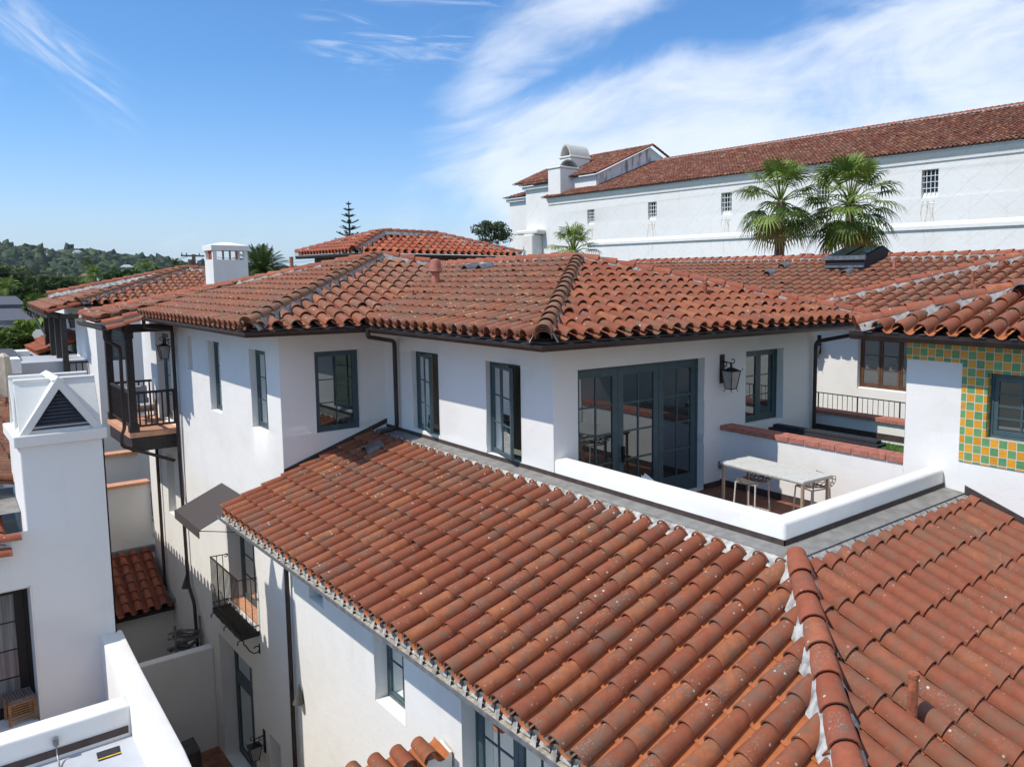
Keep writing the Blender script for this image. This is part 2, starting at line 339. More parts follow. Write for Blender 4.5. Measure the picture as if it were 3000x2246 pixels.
# ------------------------------------------------------------------ mesh helpers
class MB:
    def __init__(s): s.v = []; s.f = []; s.mi = []; s.t = []
    def add(s, vs, fs, mi=0, tint=.5):
        o = len(s.v); s.v.extend([tuple(p) for p in vs])
        for f in fs: s.f.append(tuple(i+o for i in f)); s.mi.append(mi); s.t.append(tint)
    def box(s, x0, x1, y0, y1, z0, z1, mi=0, tint=.5):
        vs = [(x, y, z) for z in (z0, z1) for y in (y0, y1) for x in (x0, x1)]
        s.add(vs, [(0, 2, 3, 1), (4, 5, 7, 6), (0, 1, 5, 4), (2, 6, 7, 3), (0, 4, 6, 2), (1, 3, 7, 5)], mi, tint)
    def beam(s, a, b, w, h, mi=0, up=(0, 0, 1)):
        a = Vector(a); b = Vector(b); d = (b-a).normalized(); u = Vector(up)
        sd_ = d.cross(u)
        if sd_.length < 1e-4: sd_ = d.cross(Vector((1, 0, 0)))
        sd_.normalize(); n = sd_.cross(d).normalized()
        vs = [p + sd_*(w/2*i) + n*(h/2*j) for p in (a, b) for i, j in ((-1, -1), (1, -1), (1, 1), (-1, 1))]
        s.add(vs, [(0, 1, 2, 3), (7, 6, 5, 4), (0, 4, 5, 1), (1, 5, 6, 2), (2, 6, 7, 3), (3, 7, 4, 0)], mi)
    def tube(s, pts, r, k=8, mi=0, cap=True, tint=.5):
        pts = [Vector(p) for p in pts]; n = len(pts); rr = r if isinstance(r, (list, tuple)) else [r]*n
        vs = []; ref = None
        for i, p in enumerate(pts):
            d = (pts[min(i+1, n-1)]-pts[max(i-1, 0)]).normalized()
            if ref is None: ref = d.orthogonal().normalized()
            ref = (ref - d*ref.dot(d)).normalized(); b_ = d.cross(ref)
            for j in range(k):
                a = 2*math.pi*j/k; vs.append(p + ref*(math.cos(a)*rr[i]) + b_*(math.sin(a)*rr[i]))
        fs = [(i*k+j, i*k+(j+1) % k, (i+1)*k+(j+1) % k, (i+1)*k+j) for i in range(n-1) for j in range(k)]
        if cap: fs += [tuple(range(k-1, -1, -1)), tuple(range((n-1)*k, n*k))]
        s.add(vs, fs, mi, tint)
    def prism(s, poly, vec, mi=0):
        n = len(poly); a = [Vector(p) for p in poly]; b = [p+Vector(vec) for p in a]
        s.add(a+b, [tuple(range(n-1, -1, -1)), tuple(range(n, 2*n))]+[(i, (i+1) % n, n+(i+1) % n, n+i) for i in range(n)], mi)
    def quad(s, *p, mi=0): s.add(p, [tuple(range(len(p)))], mi)

def link(me, name, parent=None, mats=(), **props):
    for m_ in mats: me.materials.append(M[m_] if isinstance(m_, str) else m_)
    o = bpy.data.objects.new(name, me); COL.objects.link(o)
    if parent is not None:
        o.parent = parent; o.matrix_parent_inverse = Matrix.Translation(-Vector(parent.location)) if parent.type == 'EMPTY' else Matrix.Identity(4)
    for k, v in props.items(): o[k] = v
    return o
def root_loc(o):
    l = Vector((0, 0, 0))
    while o is not None: l += Vector(o.location); o = o.parent
    return l
def build(mb, name, mats, parent=None, smooth=None, bevel=0., weld=False, local=False, **props):
    me = bpy.data.meshes.new(name); me.from_pydata([tuple(v) for v in mb.v], [], mb.f)
    me.polygons.foreach_set('material_index', mb.mi)
    at_ = me.attributes.new('tint', 'FLOAT', 'FACE'); at_.data.foreach_set('value', mb.t)
    if bevel or weld:
        bm = bmesh.new(); bm.from_mesh(me)
        if weld: bmesh.ops.remove_doubles(bm, verts=bm.verts, dist=.0008)
        bmesh.ops.recalc_face_normals(bm, faces=bm.faces) if bevel and not weld else None
        if bevel:
            es = [e for e in bm.edges if len(e.link_faces) == 2 and e.calc_face_angle(0) > R(35)]
            bmesh.ops.bevel(bm, geom=es, offset=bevel, segments=2, profile=.5, affect='EDGES', clamp_overlap=True)
        bm.to_mesh(me); bm.free()
    if smooth: me.shade_smooth(); me.set_sharp_from_angle(angle=R(smooth))
    if local:
        o = bpy.data.objects.new(name, me); COL.objects.link(o)
        for m_ in mats: me.materials.append(M[m_])
        o.parent = parent
        for k, v in props.items(): o[k] = v
        return o
    return link(me, name, parent, mats, **props)
def thing(name, label, cat, loc=(0, 0, 0), rz=0., group=None):
    o = bpy.data.objects.new(name, None); COL.objects.link(o); o.location = loc; o.rotation_euler = (0, 0, rz)
    o['label'] = label; o['category'] = cat; o.empty_display_size = .2
    if group: o['group'] = group
    return o
def dup(root, loc, rz=0., label=None):
    r = root.copy(); COL.objects.link(r); r.location = loc; r.rotation_euler = (0, 0, rz)
    if label: r['label'] = label
    def rec(a, b):
        for ch in list(a.children):
            c = ch.copy(); COL.objects.link(c); c.parent = b; rec(ch, c)
    kids = [root]
    rec(root, r) if True else None
    return r

# ---- walls facing -X ('x') or -Y ('y') with openings
class Walls:
    def __init__(s): s.p = []
    def wall(s, ax, c, a0, a1, z0, z1, holes=()): s.p.append((ax, c, a0, a1, z0, z1, holes))
    def mesh(s):
        mb = MB(); zs = set()
        for p in s.p:
            zs |= {p[4], p[5]}
            for h in p[6]: zs |= {h[2], h[3]}
        zs = sorted(zs)
        for ax, c, a0, a1, z0, z1, hs in s.p:
            A = sorted({a0, a1} | {x for h in hs for x in h[:2]}); Z = [z for z in zs if z0 <= z <= z1]
            pt = (lambda a, z, d=0.: (c+d, a, z)) if ax == 'x' else (lambda a, z, d=0.: (a, c+d, z))
            for i in range(len(A)-1):
                for j in range(len(Z)-1):
                    am, zm = (A[i]+A[i+1])/2, (Z[j]+Z[j+1])/2
                    if any(h[0] < am < h[1] and h[2] < zm < h[3] for h in hs): continue
                    q = [pt(A[i], Z[j]), pt(A[i+1], Z[j]), pt(A[i+1], Z[j+1]), pt(A[i], Z[j+1])]
                    mb.quad(*(q[::-1] if ax == 'x' else q))
            for h in hs:
                d = h[4]; zz = [z for z in Z if h[2] <= z <= h[3]]
                for j in range(len(zz)-1):
                    for a, fl in ((h[0], 0), (h[1], 1)):
                        q = [pt(a, zz[j]), pt(a, zz[j], d), pt(a, zz[j+1], d), pt(a, zz[j+1])]
                        if (fl == 0) == (ax == 'x'): q = q[::-1]
                        mb.quad(*q[::-1] if ax == 'x' else q[::-1])
                aa = [a for a in A if h[0] <= a <= h[1]]
                for i in range(len(aa)-1):
                    q = [pt(aa[i], h[2]), pt(aa[i+1], h[2]), pt(aa[i+1], h[2], d), pt(aa[i], h[2], d)]; mb.quad(*(q[::-1] if ax == 'x' else q))
                    q = [pt(aa[i], h[3]), pt(aa[i+1], h[3]), pt(aa[i+1], h[3], d), pt(aa[i], h[3], d)]; mb.quad(*(q if ax == 'x' else q[::-1]))
        return mb

# ---- windows: local frame a (across), z (up), n (outward)
def window(parent, ax, c, a0, a1, z0, z1, leaves=1, cols=2, rows=3, mat='teal', gl='glass', fr=.055, st=.05, mun=.018, open_deg=0., name='window', part_label=None, hinge=1, bottom=None):
    sgn = 1
    def W3(a, n, z):
        return (c-n, a, z) if ax == 'x' else (a, c-n, z)
    F = MB()
    def bar(mb, p0, p1, n0, n1, q0, q1):
        vs = [W3(a, n, z) for z in (q0, q1) for n in (n0, n1) for a in (p0, p1)]
        mb.add(vs, [(0, 2, 3, 1), (4, 5, 7, 6), (0, 1, 5, 4), (2, 6, 7, 3), (0, 4, 6, 2), (1, 3, 7, 5)])
    bar(F, a0, a0+fr, -.05, .03, z0, z1); bar(F, a1-fr, a1, -.05, .03, z0, z1)
    bar(F, a0+fr, a1-fr, -.05, .03, z0, z0+fr); bar(F, a0+fr, a1-fr, -.05, .03, z1-fr, z1)
    wobj = build(F, name, [mat], parent)
    if part_label: wobj['label'] = part_label
    iw = (a1-a0-2*fr)/leaves; G = MB(); L = MB(); bt = bottom or st
    for k in range(leaves):
        b0 = a0+fr+iw*k+.004; b1 = b0+iw-.008; y0 = z0+fr+.004; y1 = z1-fr-.004
        s0 = len(L.v), len(G.v)
        bar(L, b0, b0+st, -.025, .022, y0, y1); bar(L, b1-st, b1, -.025, .022, y0, y1)
        bar(L, b0+st, b1-st, -.025, .022, y0, y0+bt); bar(L, b0+st, b1-st, -.025, .022, y1-st, y1)
        for i in range(1, cols):
            a = b0+st+(b1-b0-2*st)*i/cols; bar(L, a-mun/2, a+mun/2, -.012, .014, y0+bt, y1-st)
        for j in range(1, rows):
            z = y0+bt+(y1-st-y0-bt)*j/rows; bar(L, b0+st, b1-st, -.011, .013, z-mun/2, z+mun/2)
        G.quad(W3(b0+st*.5, 0, y0+bt*.5), W3(b1-st*.5, 0, y0+bt*.5), W3(b1-st*.5, 0, y1-st*.5), W3(b0+st*.5, 0, y1-st*.5))
        if open_deg:
            pv = Vector(W3(b1 if hinge > 0 else b0, 0, 0))
            ang = -R(open_deg)*(hinge)*(1 if ax == 'x' else -1)
            mt = Matrix.Translation(pv) @ Matrix.Rotation(ang, 4, 'Z') @ Matrix.Translation(-pv)
            for lst, st_ in ((L, s0[0]), (G, s0[1])):
                for i in range(st_, len(lst.v)): lst.v[i] = tuple(mt @ Vector(lst.v[i]))
    build(L, 'sash', [mat], wobj); build(G, 'pane', [gl], wobj)
    if open_deg:  # dark room and curtain edge behind the opened sash
        B = MB(); bar(B, a0+fr, a1-fr, -.34, -.30, z0+fr, z1-fr); build(B, 'curtain', ['glass_curtain'], wobj)
    return wobj

# ---- barrel tiles
def cover_template(hi, ra, rb, L, thick=.016, n0=.050, sq=1.02):
    k = 9 if hi else 5
    th = [math.pi*i/(k-1) for i in range(k)]
    V = []; F = []
    rings = [(0., ra, .028), (L, rb, .0), (0., ra-thick, .028), (.14, ra-thick, .018)]
    if not hi: rings = rings[:3]
    for t, r, lift in rings:
        for a in th: V.append((r*math.cos(a), t, n0+lift+r*sq*math.sin(a)))
    def strip(p, q, flip):
        for i in range(k-1):
            f = (p*k+i, p*k+i+1, q*k+i+1, q*k+i); F.append(f[::-1] if flip else f)
    strip(0, 1, False); strip(0, 2, True)
    if hi: strip(2, 3, True)
    return np.array(V), F
def pan_template(hi, r, L):
    k = 6 if hi else 4
    th = [math.pi*(1+.12)+math.pi*.76*i/(k-1) for i in range(k)]
    V = []; F = []
    for t, lift in ((0., .022), (L, .0)):
        for a in th: V.append((r*math.cos(a), t, .092+lift+r*math.sin(a)))
    for i in range(k-1): F.append((i, i+1, k+i+1, k+i)[::-1])
    return np.array(V), F

def tile_field(poly, eave_edge, hi=True, w=.313, e=.375, jit=1., ra=.105, rb=.088, pans=True, extra=.05, keep=(), ins=(), inset=.07):
    """barrel tiles over a convex roof polygon; eave_edge = index of the edge (i,i+1) at the eave"""
    P3 = [Vector(p) for p in poly]; n = len(P3); a, b = P3[eave_edge], P3[(eave_edge+1) % n]
    sd_ = (b-a); sd_.z = 0; sd_.normalize()
    cen = sum(P3, Vector())/n
    # plane through eave and highest point
    top = max(P3, key=lambda p: p.z); nrm = (b-a).cross(top-a).normalized()
    if nrm.z < 0: nrm = -nrm
    td = nrm.cross(sd_).normalized()
    if td.z < 0: td = -td
    L = e+.085
    q = [((p-a).dot(sd_), (p-a).dot(td)) for p in P3]
    smin, smax = min(x for x, _ in q), max(x for x, _ in q); tmax = max(y for _, y in q)
    c = sum(x for x, _ in q)/n, sum(y for _, y in q)/n
    edges = []
    for i in range(n):
        x0, y0 = q[i]; x1, y1 = q[(i+1) % n]; nx, ny = y1-y0, -(x1-x0); l = math.hypot(nx, ny); nx /= l; ny /= l
        if (c[0]-x0)*nx+(c[1]-y0)*ny > 0: nx, ny = -nx, -ny
        edges.append((x0-nx*inset*(i in ins), y0-ny*inset*(i in ins), nx, ny))
    def inside(s_, t_, m_): return all((s_-x0)*nx+(t_-y0)*ny < m_ for i, (x0, y0, nx, ny) in enumerate(edges) if i != eave_edge)
    cv, cf = cover_template(hi, ra, rb, L); pv, pf = pan_template(hi, .098, L)
    VV = []; FF = []; MI = []; TT = []; off = 0
    O = np.array(a); SD = np.array(sd_); TD = np.array(td); ND = np.array(nrm)
    ncol = int((smax-smin)/w)+2
    for i in range(ncol):
        s0 = smin+w*(i+.5)+(nrs.rand()-.5)*.02*jit
        ph = 0 if hi else 0
        for j in range(int(tmax/e)+2):
            t0 = j*e-extra+(nrs.rand()-.5)*.03*jit*(j > 0)
            for kind in ((0, 1) if pans else (0,)):
                s1 = s0+(w/2 if kind else 0)
                if not (inside(s1, max(t0, .02)+L*.5, L*.75)): continue
                tv, tf = (pv, pf) if kind else (cv, cf)
                v = tv.copy()
                if kind: v[:, 1] -= .02
                if not kind and jit:
                    sk = (nrs.rand()-.5)*.035*jit; v[:, 0] += v[:, 1]*sk
                    lift = max(0, nrs.randn())*.006*jit
                    if nrs.rand() < .02*jit: lift += .03
                    v[:, 2] += lift*(1-v[:, 1]/L)
                v[:, 0] += s1+(nrs.rand()-.5)*.012*jit; v[:, 1] += t0
                VV.append(v); tint = nrs.rand()
                for f in tf: FF.append(tuple(x+off for x in f)); MI.append(kind); TT.append(tint)
                off += len(v)
    V = np.concatenate(VV)
    # clip in (s,t) space with bmesh
    me = bpy.data.meshes.new('t'); me.from_pydata(V.tolist(), [], FF)
    bm = bmesh.new(); bm.from_mesh(me); bpy.data.meshes.remove(me)
    tl = bm.faces.layers.float.new('tint'); bm.faces.ensure_lookup_table()
    for i, f in enumerate(bm.faces): f.material_index = MI[i]; f[tl] = TT[i]
    for i, (x0, y0, nx, ny) in enumerate(edges):
        if i == eave_edge or i in keep: continue
        geom = bm.verts[:]+bm.edges[:]+bm.faces[:]
        bmesh.ops.bisect_plane(bm, geom=geom, dist=1e-5, plane_co=(x0, y0, 0), plane_no=(nx, ny, 0), clear_outer=True)
    V = np.array([v.co[:] for v in bm.verts]); V3 = O+V[:, :1]*SD+V[:, 1:2]*TD+V[:, 2:3]*ND
    mb = MB(); mb.v = V3.tolist()
    bm.verts.index_update()
    flip = SD.dot(np.cross(TD, ND)) < 0
    for f in bm.faces:
        idx = tuple(v.index for v in f.verts); mb.f.append(idx[::-1] if flip else idx); mb.mi.append(f.material_index); mb.t.append(f[tl])
    bm.free()
    # underlay
    lo = [p-nrm*.012 for p in P3]
    mb.add(lo, [tuple(range(n))], 2)
    return mb
def merge(dst, src, mi_off=0):
    o = len(dst.v); dst.v.extend(src.v); dst.f.extend(tuple(i+o for i in f) for f in src.f); dst.mi.extend(m_+mi_off for m_ in src.mi); dst.t.extend(src.t)
def caps(p0, p1, r=.125, e=.38, lift=.12, mortar=True, hi=True, end=True, slope=.25, mb=None, mm=None):
    """ridge or hip caps laid from the low end p0 to the high end p1"""
    mb = mb or MB(); p0 = Vector(p0); p1 = Vector(p1); d = (p1-p0); Ln = d.length; d.normalize()
    sd_ = d.cross(uz).normalized(); nr = sd_.cross(d).normalized()
    L = e+.09; tv, tf = cover_template(hi, r+.012, r-.012, L, n0=0., sq=.9)
    k = int(round(Ln/e)); e = Ln/k
    for i in range(-3 if end else 0, k):
        v = tv.copy(); dz = lift
        tt = i*e
        if i < 0: tt = .012*(-i)+0.0; dz = lift-.035*(-i)   # nested starters at the foot
        ang = (nrs.rand()-.5)*.05
        tint = nrs.rand(); o = len(mb.v)
        for x, t, n_ in v:
            p = p0+d*(tt-.03+t)+sd_*(x+t*ang)+nr*(n_+dz); mb.v.append(tuple(p))
        for f in tf: mb.f.append(tuple(x+o for x in f)); mb.mi.append(0); mb.t.append(tint)
    if mortar:
        mm = mm if mm is not None else MB(); seg = max(2, int(Ln/.09)); top = []; bot = {1: [], -1: []}
        for i in range(seg+1):
            c = p0+d*(Ln*i/seg)
            for s_ in (1, -1):
                wv = r+.05+nrs.rand()*.05; wl_ = uz*1
                bot[s_].append((c+sd_*s_*(r*.82)+nr*(lift+.045), c+sd_*s_*wv+uz*(.02+nrs.rand()*.03-slope*wv)))
        for s_ in (1, -1):
            vs = [p for pr in bot[s_] for p in pr]; mm.add(vs, [(2*i, 2*i+1, 2*i+3, 2*i+2)[::s_] for i in range(seg)])
    return mb, mm
def capset(parent, name, cmat, mmat, rows):
    for r_ in rows:
        p0, p1, r, kw = r_; cm, mm = caps(p0, p1, r, **kw); o = build(cm, name, [cmat], parent, smooth=40)
        if mmat: build(mm, 'mortar', [mmat], parent)
def gutter(path, side=1, w=.12, h=.10, th=.006, zoff=0.):
    """open box gutter; path = polyline of the wall-side top edge, outward to the left (side=1) or right"""
    P3 = [Vector(p) for p in path]; n = len(P3); mb = MB(); ring = []
    prof = [(0, 0), (0, -h), (w*.75, -h), (w, -h*.45), (w, 0), (w-.012, .004), (w-th*2, -.02), (w*.72, -h+th*2), (th, -h+th*2), (th, 0)]
    for i, p in enumerate(P3):
        ns = []
        for j in (i-1, i):
            if 0 <= j < n-1:
                d = P3[j+1]-P3[j]; d.z = 0; d.normalize(); ns.append(Vector((-d.y, d.x, 0))*side)
        nn = sum(ns, Vector()); nn = nn/(nn.length**2)*len(ns) if len(ns) == 2 and nn.length > 0 else nn
        if len(ns) == 2: nn = (ns[0]+ns[1]); nn = nn*(2/(nn.length**2)) if nn.length > 1e-6 else ns[0]; nn = nn
        ring.append([p+nn*a+uz*b for a, b in prof])
    k = len(prof); vs = [q for r_ in ring for q in r_]; 
    for i in range(n-1):
        for j in range(k):
            f = [i*k+j, i*k+(j+1) % k, (i+1)*k+(j+1) % k, (i+1)*k+j]
            mb.add([vs[x] for x in f], [(0, 1, 2, 3)], 1 if j in (6, 7, 8) else 0)
    for e_ in (0, n-1): mb.add(ring[e_], [tuple(range(k))])
    return mb
def round_path(pts, r=.12, seg=5):
    P3 = [Vector(p) for p in pts]; out = [P3[0]]
    for i in range(1, len(P3)-1):
        a, b, c = P3[i-1], P3[i], P3[i+1]; d1 = (a-b); d2 = (c-b); rr = min(r, d1.length*.45, d2.length*.45); d1.normalize(); d2.normalize()
        p, q = b+d1*rr, b+d2*rr
        for s_ in range(seg+1):
            t = s_/seg; out.append(p*(1-t)**2+b*2*t*(1-t)+q*t*t)
    out.append(P3[-1]); return out
#BODY
# ================================================================== MAIN HOUSE
XD, XB, YA, YC = 5.24, 7.36, 9.804, 15.56     # wall planes
GZ = -1.5                                     # ground
EZ = 9.44                                     # eave height of the roof plane
house = thing('white_house', 'large white stucco house in the middle with terrace, clay tile hip roofs and teal windows', 'building', (8, 12, GZ))
w = Walls()
w.wall('x', XD, YC, 27., GZ, 9.42, [(16.28, 17.27, 7.26, 8.88, .15), (19.31, 20.18, 7.27, 8.88, .15), (21.58, 21.98, 8.07, 8.88, .22), (23.8, 25.29, 6.42, 8.84, .20),
     (24.07, 24.9, 3.8, 5.5, .25), (17.55, 19.5, 2.86, 5.05, .3), (18.14, 20.62, GZ+.01, 1.68, .35), (16.5, 17.14, -.8, .62, .22)])
w.wall('x', XD, 3.4, YC, GZ, 6.3, [(13.84, 14.49, 4.44, 5.7, .2), (10.76, 11.8, 3.56, 5.35, .24), (6.1, 9.12, 2.9, 5.3, .25)])
w.wall('y', YC, XD, XB, 6.2, 9.42, [(5.90, 6.80, 7.28, 8.88, .10)])
w.wall('x', XB, YA, YC, 6.2, 9.42, [(13.33, 14.38, 7.36, 8.9, .12), (10.66, 11.72, 7.30, 8.9, .12)])
w.wall('y', YA, XB, 14.3, 6.2, 9.42, [(7.84, 10.82, 6.41, 8.86, .19), (12.0, 13.2, 7.46, 8.9, .19)])
w.wall('x', 11.25, 3.0, 6.05, 6.0, 9.46, [(3.3, 4.83, 8.04, 8.98, .16)])
w.wall('y', 6.05, 11.25, 16., 6.0, 9.46, [])
build(w.mesh(), 'wall', ['wall'], house, smooth=45, bevel=.028, weld=True)
# parapet round the terrace, terrace floor, coping wall
mb = MB(); PW_ = .26
px0, py0 = XB, 5.40
pl = [(px0, YA-.003), (px0, py0), (11.247, py0), (11.247, py0+PW_), (px0+PW_, py0+PW_), (px0+PW_, YA-.003)]
n0 = len(pl)
mb.add([(x, y, 6.9) for x, y in pl]+[(x, y, 7.507) for x, y in pl], [(0, 1, 2, 5+0, )] if 0 else [(i, (i+1) % n0, n0+(i+1) % n0, n0+i) for i in range(n0)]+[(6, 7, 8, 9, 10, 11)])
bm_ = mb; par = build(bm_, 'parapet', ['wall'], house, smooth=45, bevel=.045)
mb = MB(); mb.box(11.3, 11.56, 6.04, YA+.1, 6.3, 7.46); build(mb, 'divider_wall', ['wall'], house)
mb = MB(); yy = 6.06
while yy < YA-.02:
    y2 = min(yy+.31, YA); mb.box(11.268, 11.60, yy+.004, y2-.004, 7.462, 7.555, tint=nrs.rand()); yy = y2
build(mb, 'coping', ['brick'], house, bevel=.006)
mb = MB(); mb.box(XB+.2, 11.3, py0+.2, YA+.2, 6.30, 6.40); build(mb, 'terrace_floor', ['floor_dark'], house)
mb = MB(); mb.box(11.28, 11.298, 5.7, YA, 6.40, 6.52); mb.box(10.82, 11.28, YA-.018, YA-.002, 6.40, 6.50); build(mb, 'skirting', ['brown_band'], house)
# the roof deck behind the divider, low wall with coping
mb = MB(); mb.box(11.56, 14.62, 6.04, YA+4, 6.7, 6.98); build(mb, 'roof_deck', ['flash'], house)
mb = MB(); mb.box(14.62, 14.85, 6.0, 12.2, 6.0, 7.40); build(mb, 'low_wall', ['wall'], house)
mb = MB(); mb.box(14.598, 14.62, 6.1, 12.1, 7.05, 7.16); build(mb, 'low_wall_band', ['brown_band'], house)
mb = MB(); yy = 6.2
while yy < 12: mb.box(14.55, 14.9, yy+.003, yy+.30, 7.402, 7.475, tint=nrs.rand()); yy += .303
build(mb, 'low_wall_coping', ['brick'], house)
# east part of the court: wall with brown window, roof
XE = 16.85
w = Walls(); w.wall('x', XE, 5.0, 12.6, 6., 9.46, [(8.75, 10.33, 7.72, 8.93, .17)]); w.wall('y', 12.6, XE, 19, 6., 9.46)
build(w.mesh(), 'court_wall', ['wall'], house, bevel=.02, weld=True, smooth=45)
mb = MB(); mb.box(14.3, 14.34, YA, YA+5, 6.2, 9.42); build(mb, 'end_wall', ['wall'], house)
# eave soffits
mb = MB()
mb.box(6.52, 14.68, 8.88, 18, 9.405, 9.425); mb.box(4.42, 6.52, 14.38, 19, 9.406, 9.426); mb.box(4.42, 8, 19, 22, 9.406, 9.426)
mb.box(4.42, 8, 22, 26, 9.402, 9.424)
mb.box(4.12, 5.24, 4.3, 15.56, 6.07, 6.09)
mb.box(10.8, 14, 2.5, 6.5, 9.462, 9.48); mb.box(16.2, 19, 5., 11.8, 9.40, 9.42)
build(mb, 'soffit', ['soffit'], house)
# windows
window(house, 'x', XD+.15, 16.28, 17.27, 7.26, 8.88, 1, 2, 3, gl='glass_curtain')
window(house, 'x', XD+.15, 19.31, 20.18, 7.27, 8.88, 1, 2, 3, gl='glass_curtain')
window(house, 'y', YC+.10, 5.90, 6.80, 7.28, 8.88, 1, 2, 3, fr=.06, st=.045)
window(house, 'x', XB+.12, 13.33, 14.38, 7.36, 8.9, 1, 2, 3, gl='glass_curtain', open_deg=15, hinge=1, fr=.045)
window(house, 'x', XB+.12, 10.66, 11.72, 7.30, 8.9, 1, 2, 3, gl='glass_curtain', open_deg=15, hinge=1, fr=.045)
window(house, 'y', YA+.19, 12.0, 13.2, 7.46, 8.9, 2, 1, 3, fr=.05, st=.075)
window(house, 'y', YA+.19, 7.84, 10.82, 6.41, 8.86, 3, 2, 4, fr=.05, st=.12, mun=.028, name='french_door', bottom=.26)
mb = MB(); mb.box(8.93, 8.97, YA+.12, YA+.165, 7.18, 7.46); mb.tube([(8.95, YA+.14, 7.30), (8.95, YA+.09, 7.30), (9.07, YA+.09, 7.28)], .012)
build(mb, 'door_handle', ['black'], house)
window(house, 'x', XD+.2, 13.84, 14.49, 4.44, 5.7, 1, 1, 3)
window(house, 'x', XD+.24, 10.76, 11.8, 3.56, 5.35, 1, 2, 3, gl='glass_curtain')
window(house, 'x', XD+.25, 6.1, 9.12, 2.9, 5.3, 3, 2, 4, st=.11, fr=.05, gl='glass_curtain', name='french_door')
window(house, 'x', XD+.3, 17.55, 19.5, 2.86, 5.05, 2, 1, 4, st=.10, fr=.05, gl='glass', name='french_door')
window(house, 'x', XD+.35, 18.14, 20.62, GZ+.01, .55, 2, 1, 1, st=.12, fr=.06, gl='glass', name='french_door')
window(house, 'x', XD+.35, 18.14, 20.62, .551, 1.68, 2, 1, 1, st=.09, fr=.05, gl='glass', name='transom')
window(house, 'x', XD+.22, 16.5, 17.14, -.8, .62, 1, 1, 2)
window(house, 'x', XD+.25, 24.07, 24.9, 3.8, 5.5, 1, 2, 3)
window(house, 'x', XD+.20, 23.8, 25.29, 6.42, 8.84, 2, 1, 4, st=.1, name='french_door')
window(house, 'x', 11.25+.13, 3.3, 4.83, 8.04, 8.98, 1, 4, 4, fr=.06, st=.06, mun=.025)
window(house, 'x', XE+.13, 8.75, 10.33, 7.72, 8.93, 3, 1, 3, mat='brown_wood', gl='glass_blind', fr=.04, st=.05, part_label='brown window with blinds')
mb = MB()   # glazed tile surround
mb.box(11.236, 11.249, 5.19, 6.06, 9.09, 9.44); mb.box(11.236, 11.249, 4.83, 5.19, 7.66, 9.44); mb.box(11.236, 11.249, 3.0, 4.83, 7.66, 8.04); mb.box(11.236, 11.249, 3.0, 4.83, 8.98, 9.44)
mb.box(11.236, 11.37, 4.815, 4.829, 8.04, 8.98); mb.box(11.236, 11.37, 3.3, 4.815, 8.042, 8.056)
build(mb, 'tile_surround', ['check'], house)
# roofs ------------------------------------------------------------
A1 = (10.6, 13.2, 10.62); A2 = (8.95, 18.95, 10.77); DIP = (10.2, 18.15, 10.50)
E1 = (6.5, 8.86, EZ); E2 = (14.72, 8.86, EZ); V1 = (6.5, 14.4, EZ); E3 = (4.37, 14.4, EZ-.02); E4 = (4.3, 22.1, EZ-.02)
def roof(faces, parent, mats, name='roof', w=.313, hi=True, **kw):
    rb = MB()
    for poly, ee, k2 in faces: merge(rb, tile_field(poly, ee, **{'hi': hi, 'w': w, **kw, **k2}))
    return build(rb, name, mats, parent, smooth=40)
P5 = (3.60, 22.3, 9.19); P6 = (3.70, 25.9, 9.22)
r1 = roof([([E1, A1, DIP, V1], 3, dict(jit=.8, ins=(0, 1), e=.40))], house, ['tile_old', 'tile', 'under'])
r2 = roof([([E1, E2, A1], 0, dict(w=.30, ins=(1, 2), inset=.09, e=.44, jit=1.3))], house, ['tile', 'tile', 'under'])
r3 = roof([([E3, V1, DIP, A2], 0, dict(ins=(2, 3), e=.42))], house, ['tile_old', 'tile', 'under'])
xj = lambda y: (4.3+.0, y)
r4 = roof([([E3, A2, (8.2, 19.8, 10.53), (5.6, 22.1, 9.82), E4], 4, dict(w=.30)), ([P5, (5.6, 22.1, 9.82), (8.2, 19.8, 10.53), P6], 3, dict(w=.30))], house, ['tile_old', 'tile', 'under'])
capset(r1, 'hip_tiles', 'cap_old', 'mortar_grey', [(E3, A2, .115, {}), (E1, A1, .115, {})])
capset(r2, 'ridge_tiles', 'cap', 'mortar_grey', [(E2, A1, .115, dict(slope=.18)), (DIP, A1, .115, dict(end=False, slope=.1)), (DIP, A2, .115, dict(end=False, slope=.1)), (P6, A2, .115, dict(slope=.1))])
# rake tiles along the porch edge
cm = MB(); caps((P5[0]-.02, 22.24, P5[2]+.0), (4.42, 22.12, 9.45), .105, lift=.03, mortar=False, mb=cm, end=False); caps((P5[0]+.03, 22.12, P5[2]-.10), (4.36, 22.02, 9.32), .105, lift=.0, mortar=False, mb=cm, end=False)
build(cm, 'rake_tiles', ['cap'], r4, smooth=40)
# lower roofs
EX = 4.17; LZ = 6.06; TOPX = 7.12; TZ = LZ+(TOPX-EX)*.35
HB = (EX, 2.19, LZ)
l1 = roof([([(EX, 15.5, LZ), (XD, 15.5, LZ+(XD-EX)*.35), (TOPX, 15.5, TZ), (TOPX, 5.08, TZ), HB], 4, dict(jit=.6, ins=(2, 3)))], house, ['tile', 'pan', 'under'], e=.385, ra=.108, rb=.092)
l2 = roof([([(TOPX, 5.08, TZ), (11.25, 5.08, TZ), (11.25, 2.08, TZ-1.05), (EX, 2.08, TZ-1.05)], 2, dict(jit=.6, ins=(0, 3), inset=.09))], house, ['tile_right', 'pan', 'under'], w=.294, e=.50, ra=.112, rb=.098)
cm = MB(); mm = MB(); caps((4.5, 2.5, TZ-.89), (TOPX+.05, 5.1, TZ+.02), .125, e=.39, lift=.12, mb=cm, mm=mm, slope=.2); build(cm, 'hip_tiles', ['cap'], l1, smooth=40); build(mm, 'mortar', ['mortar'], l1)
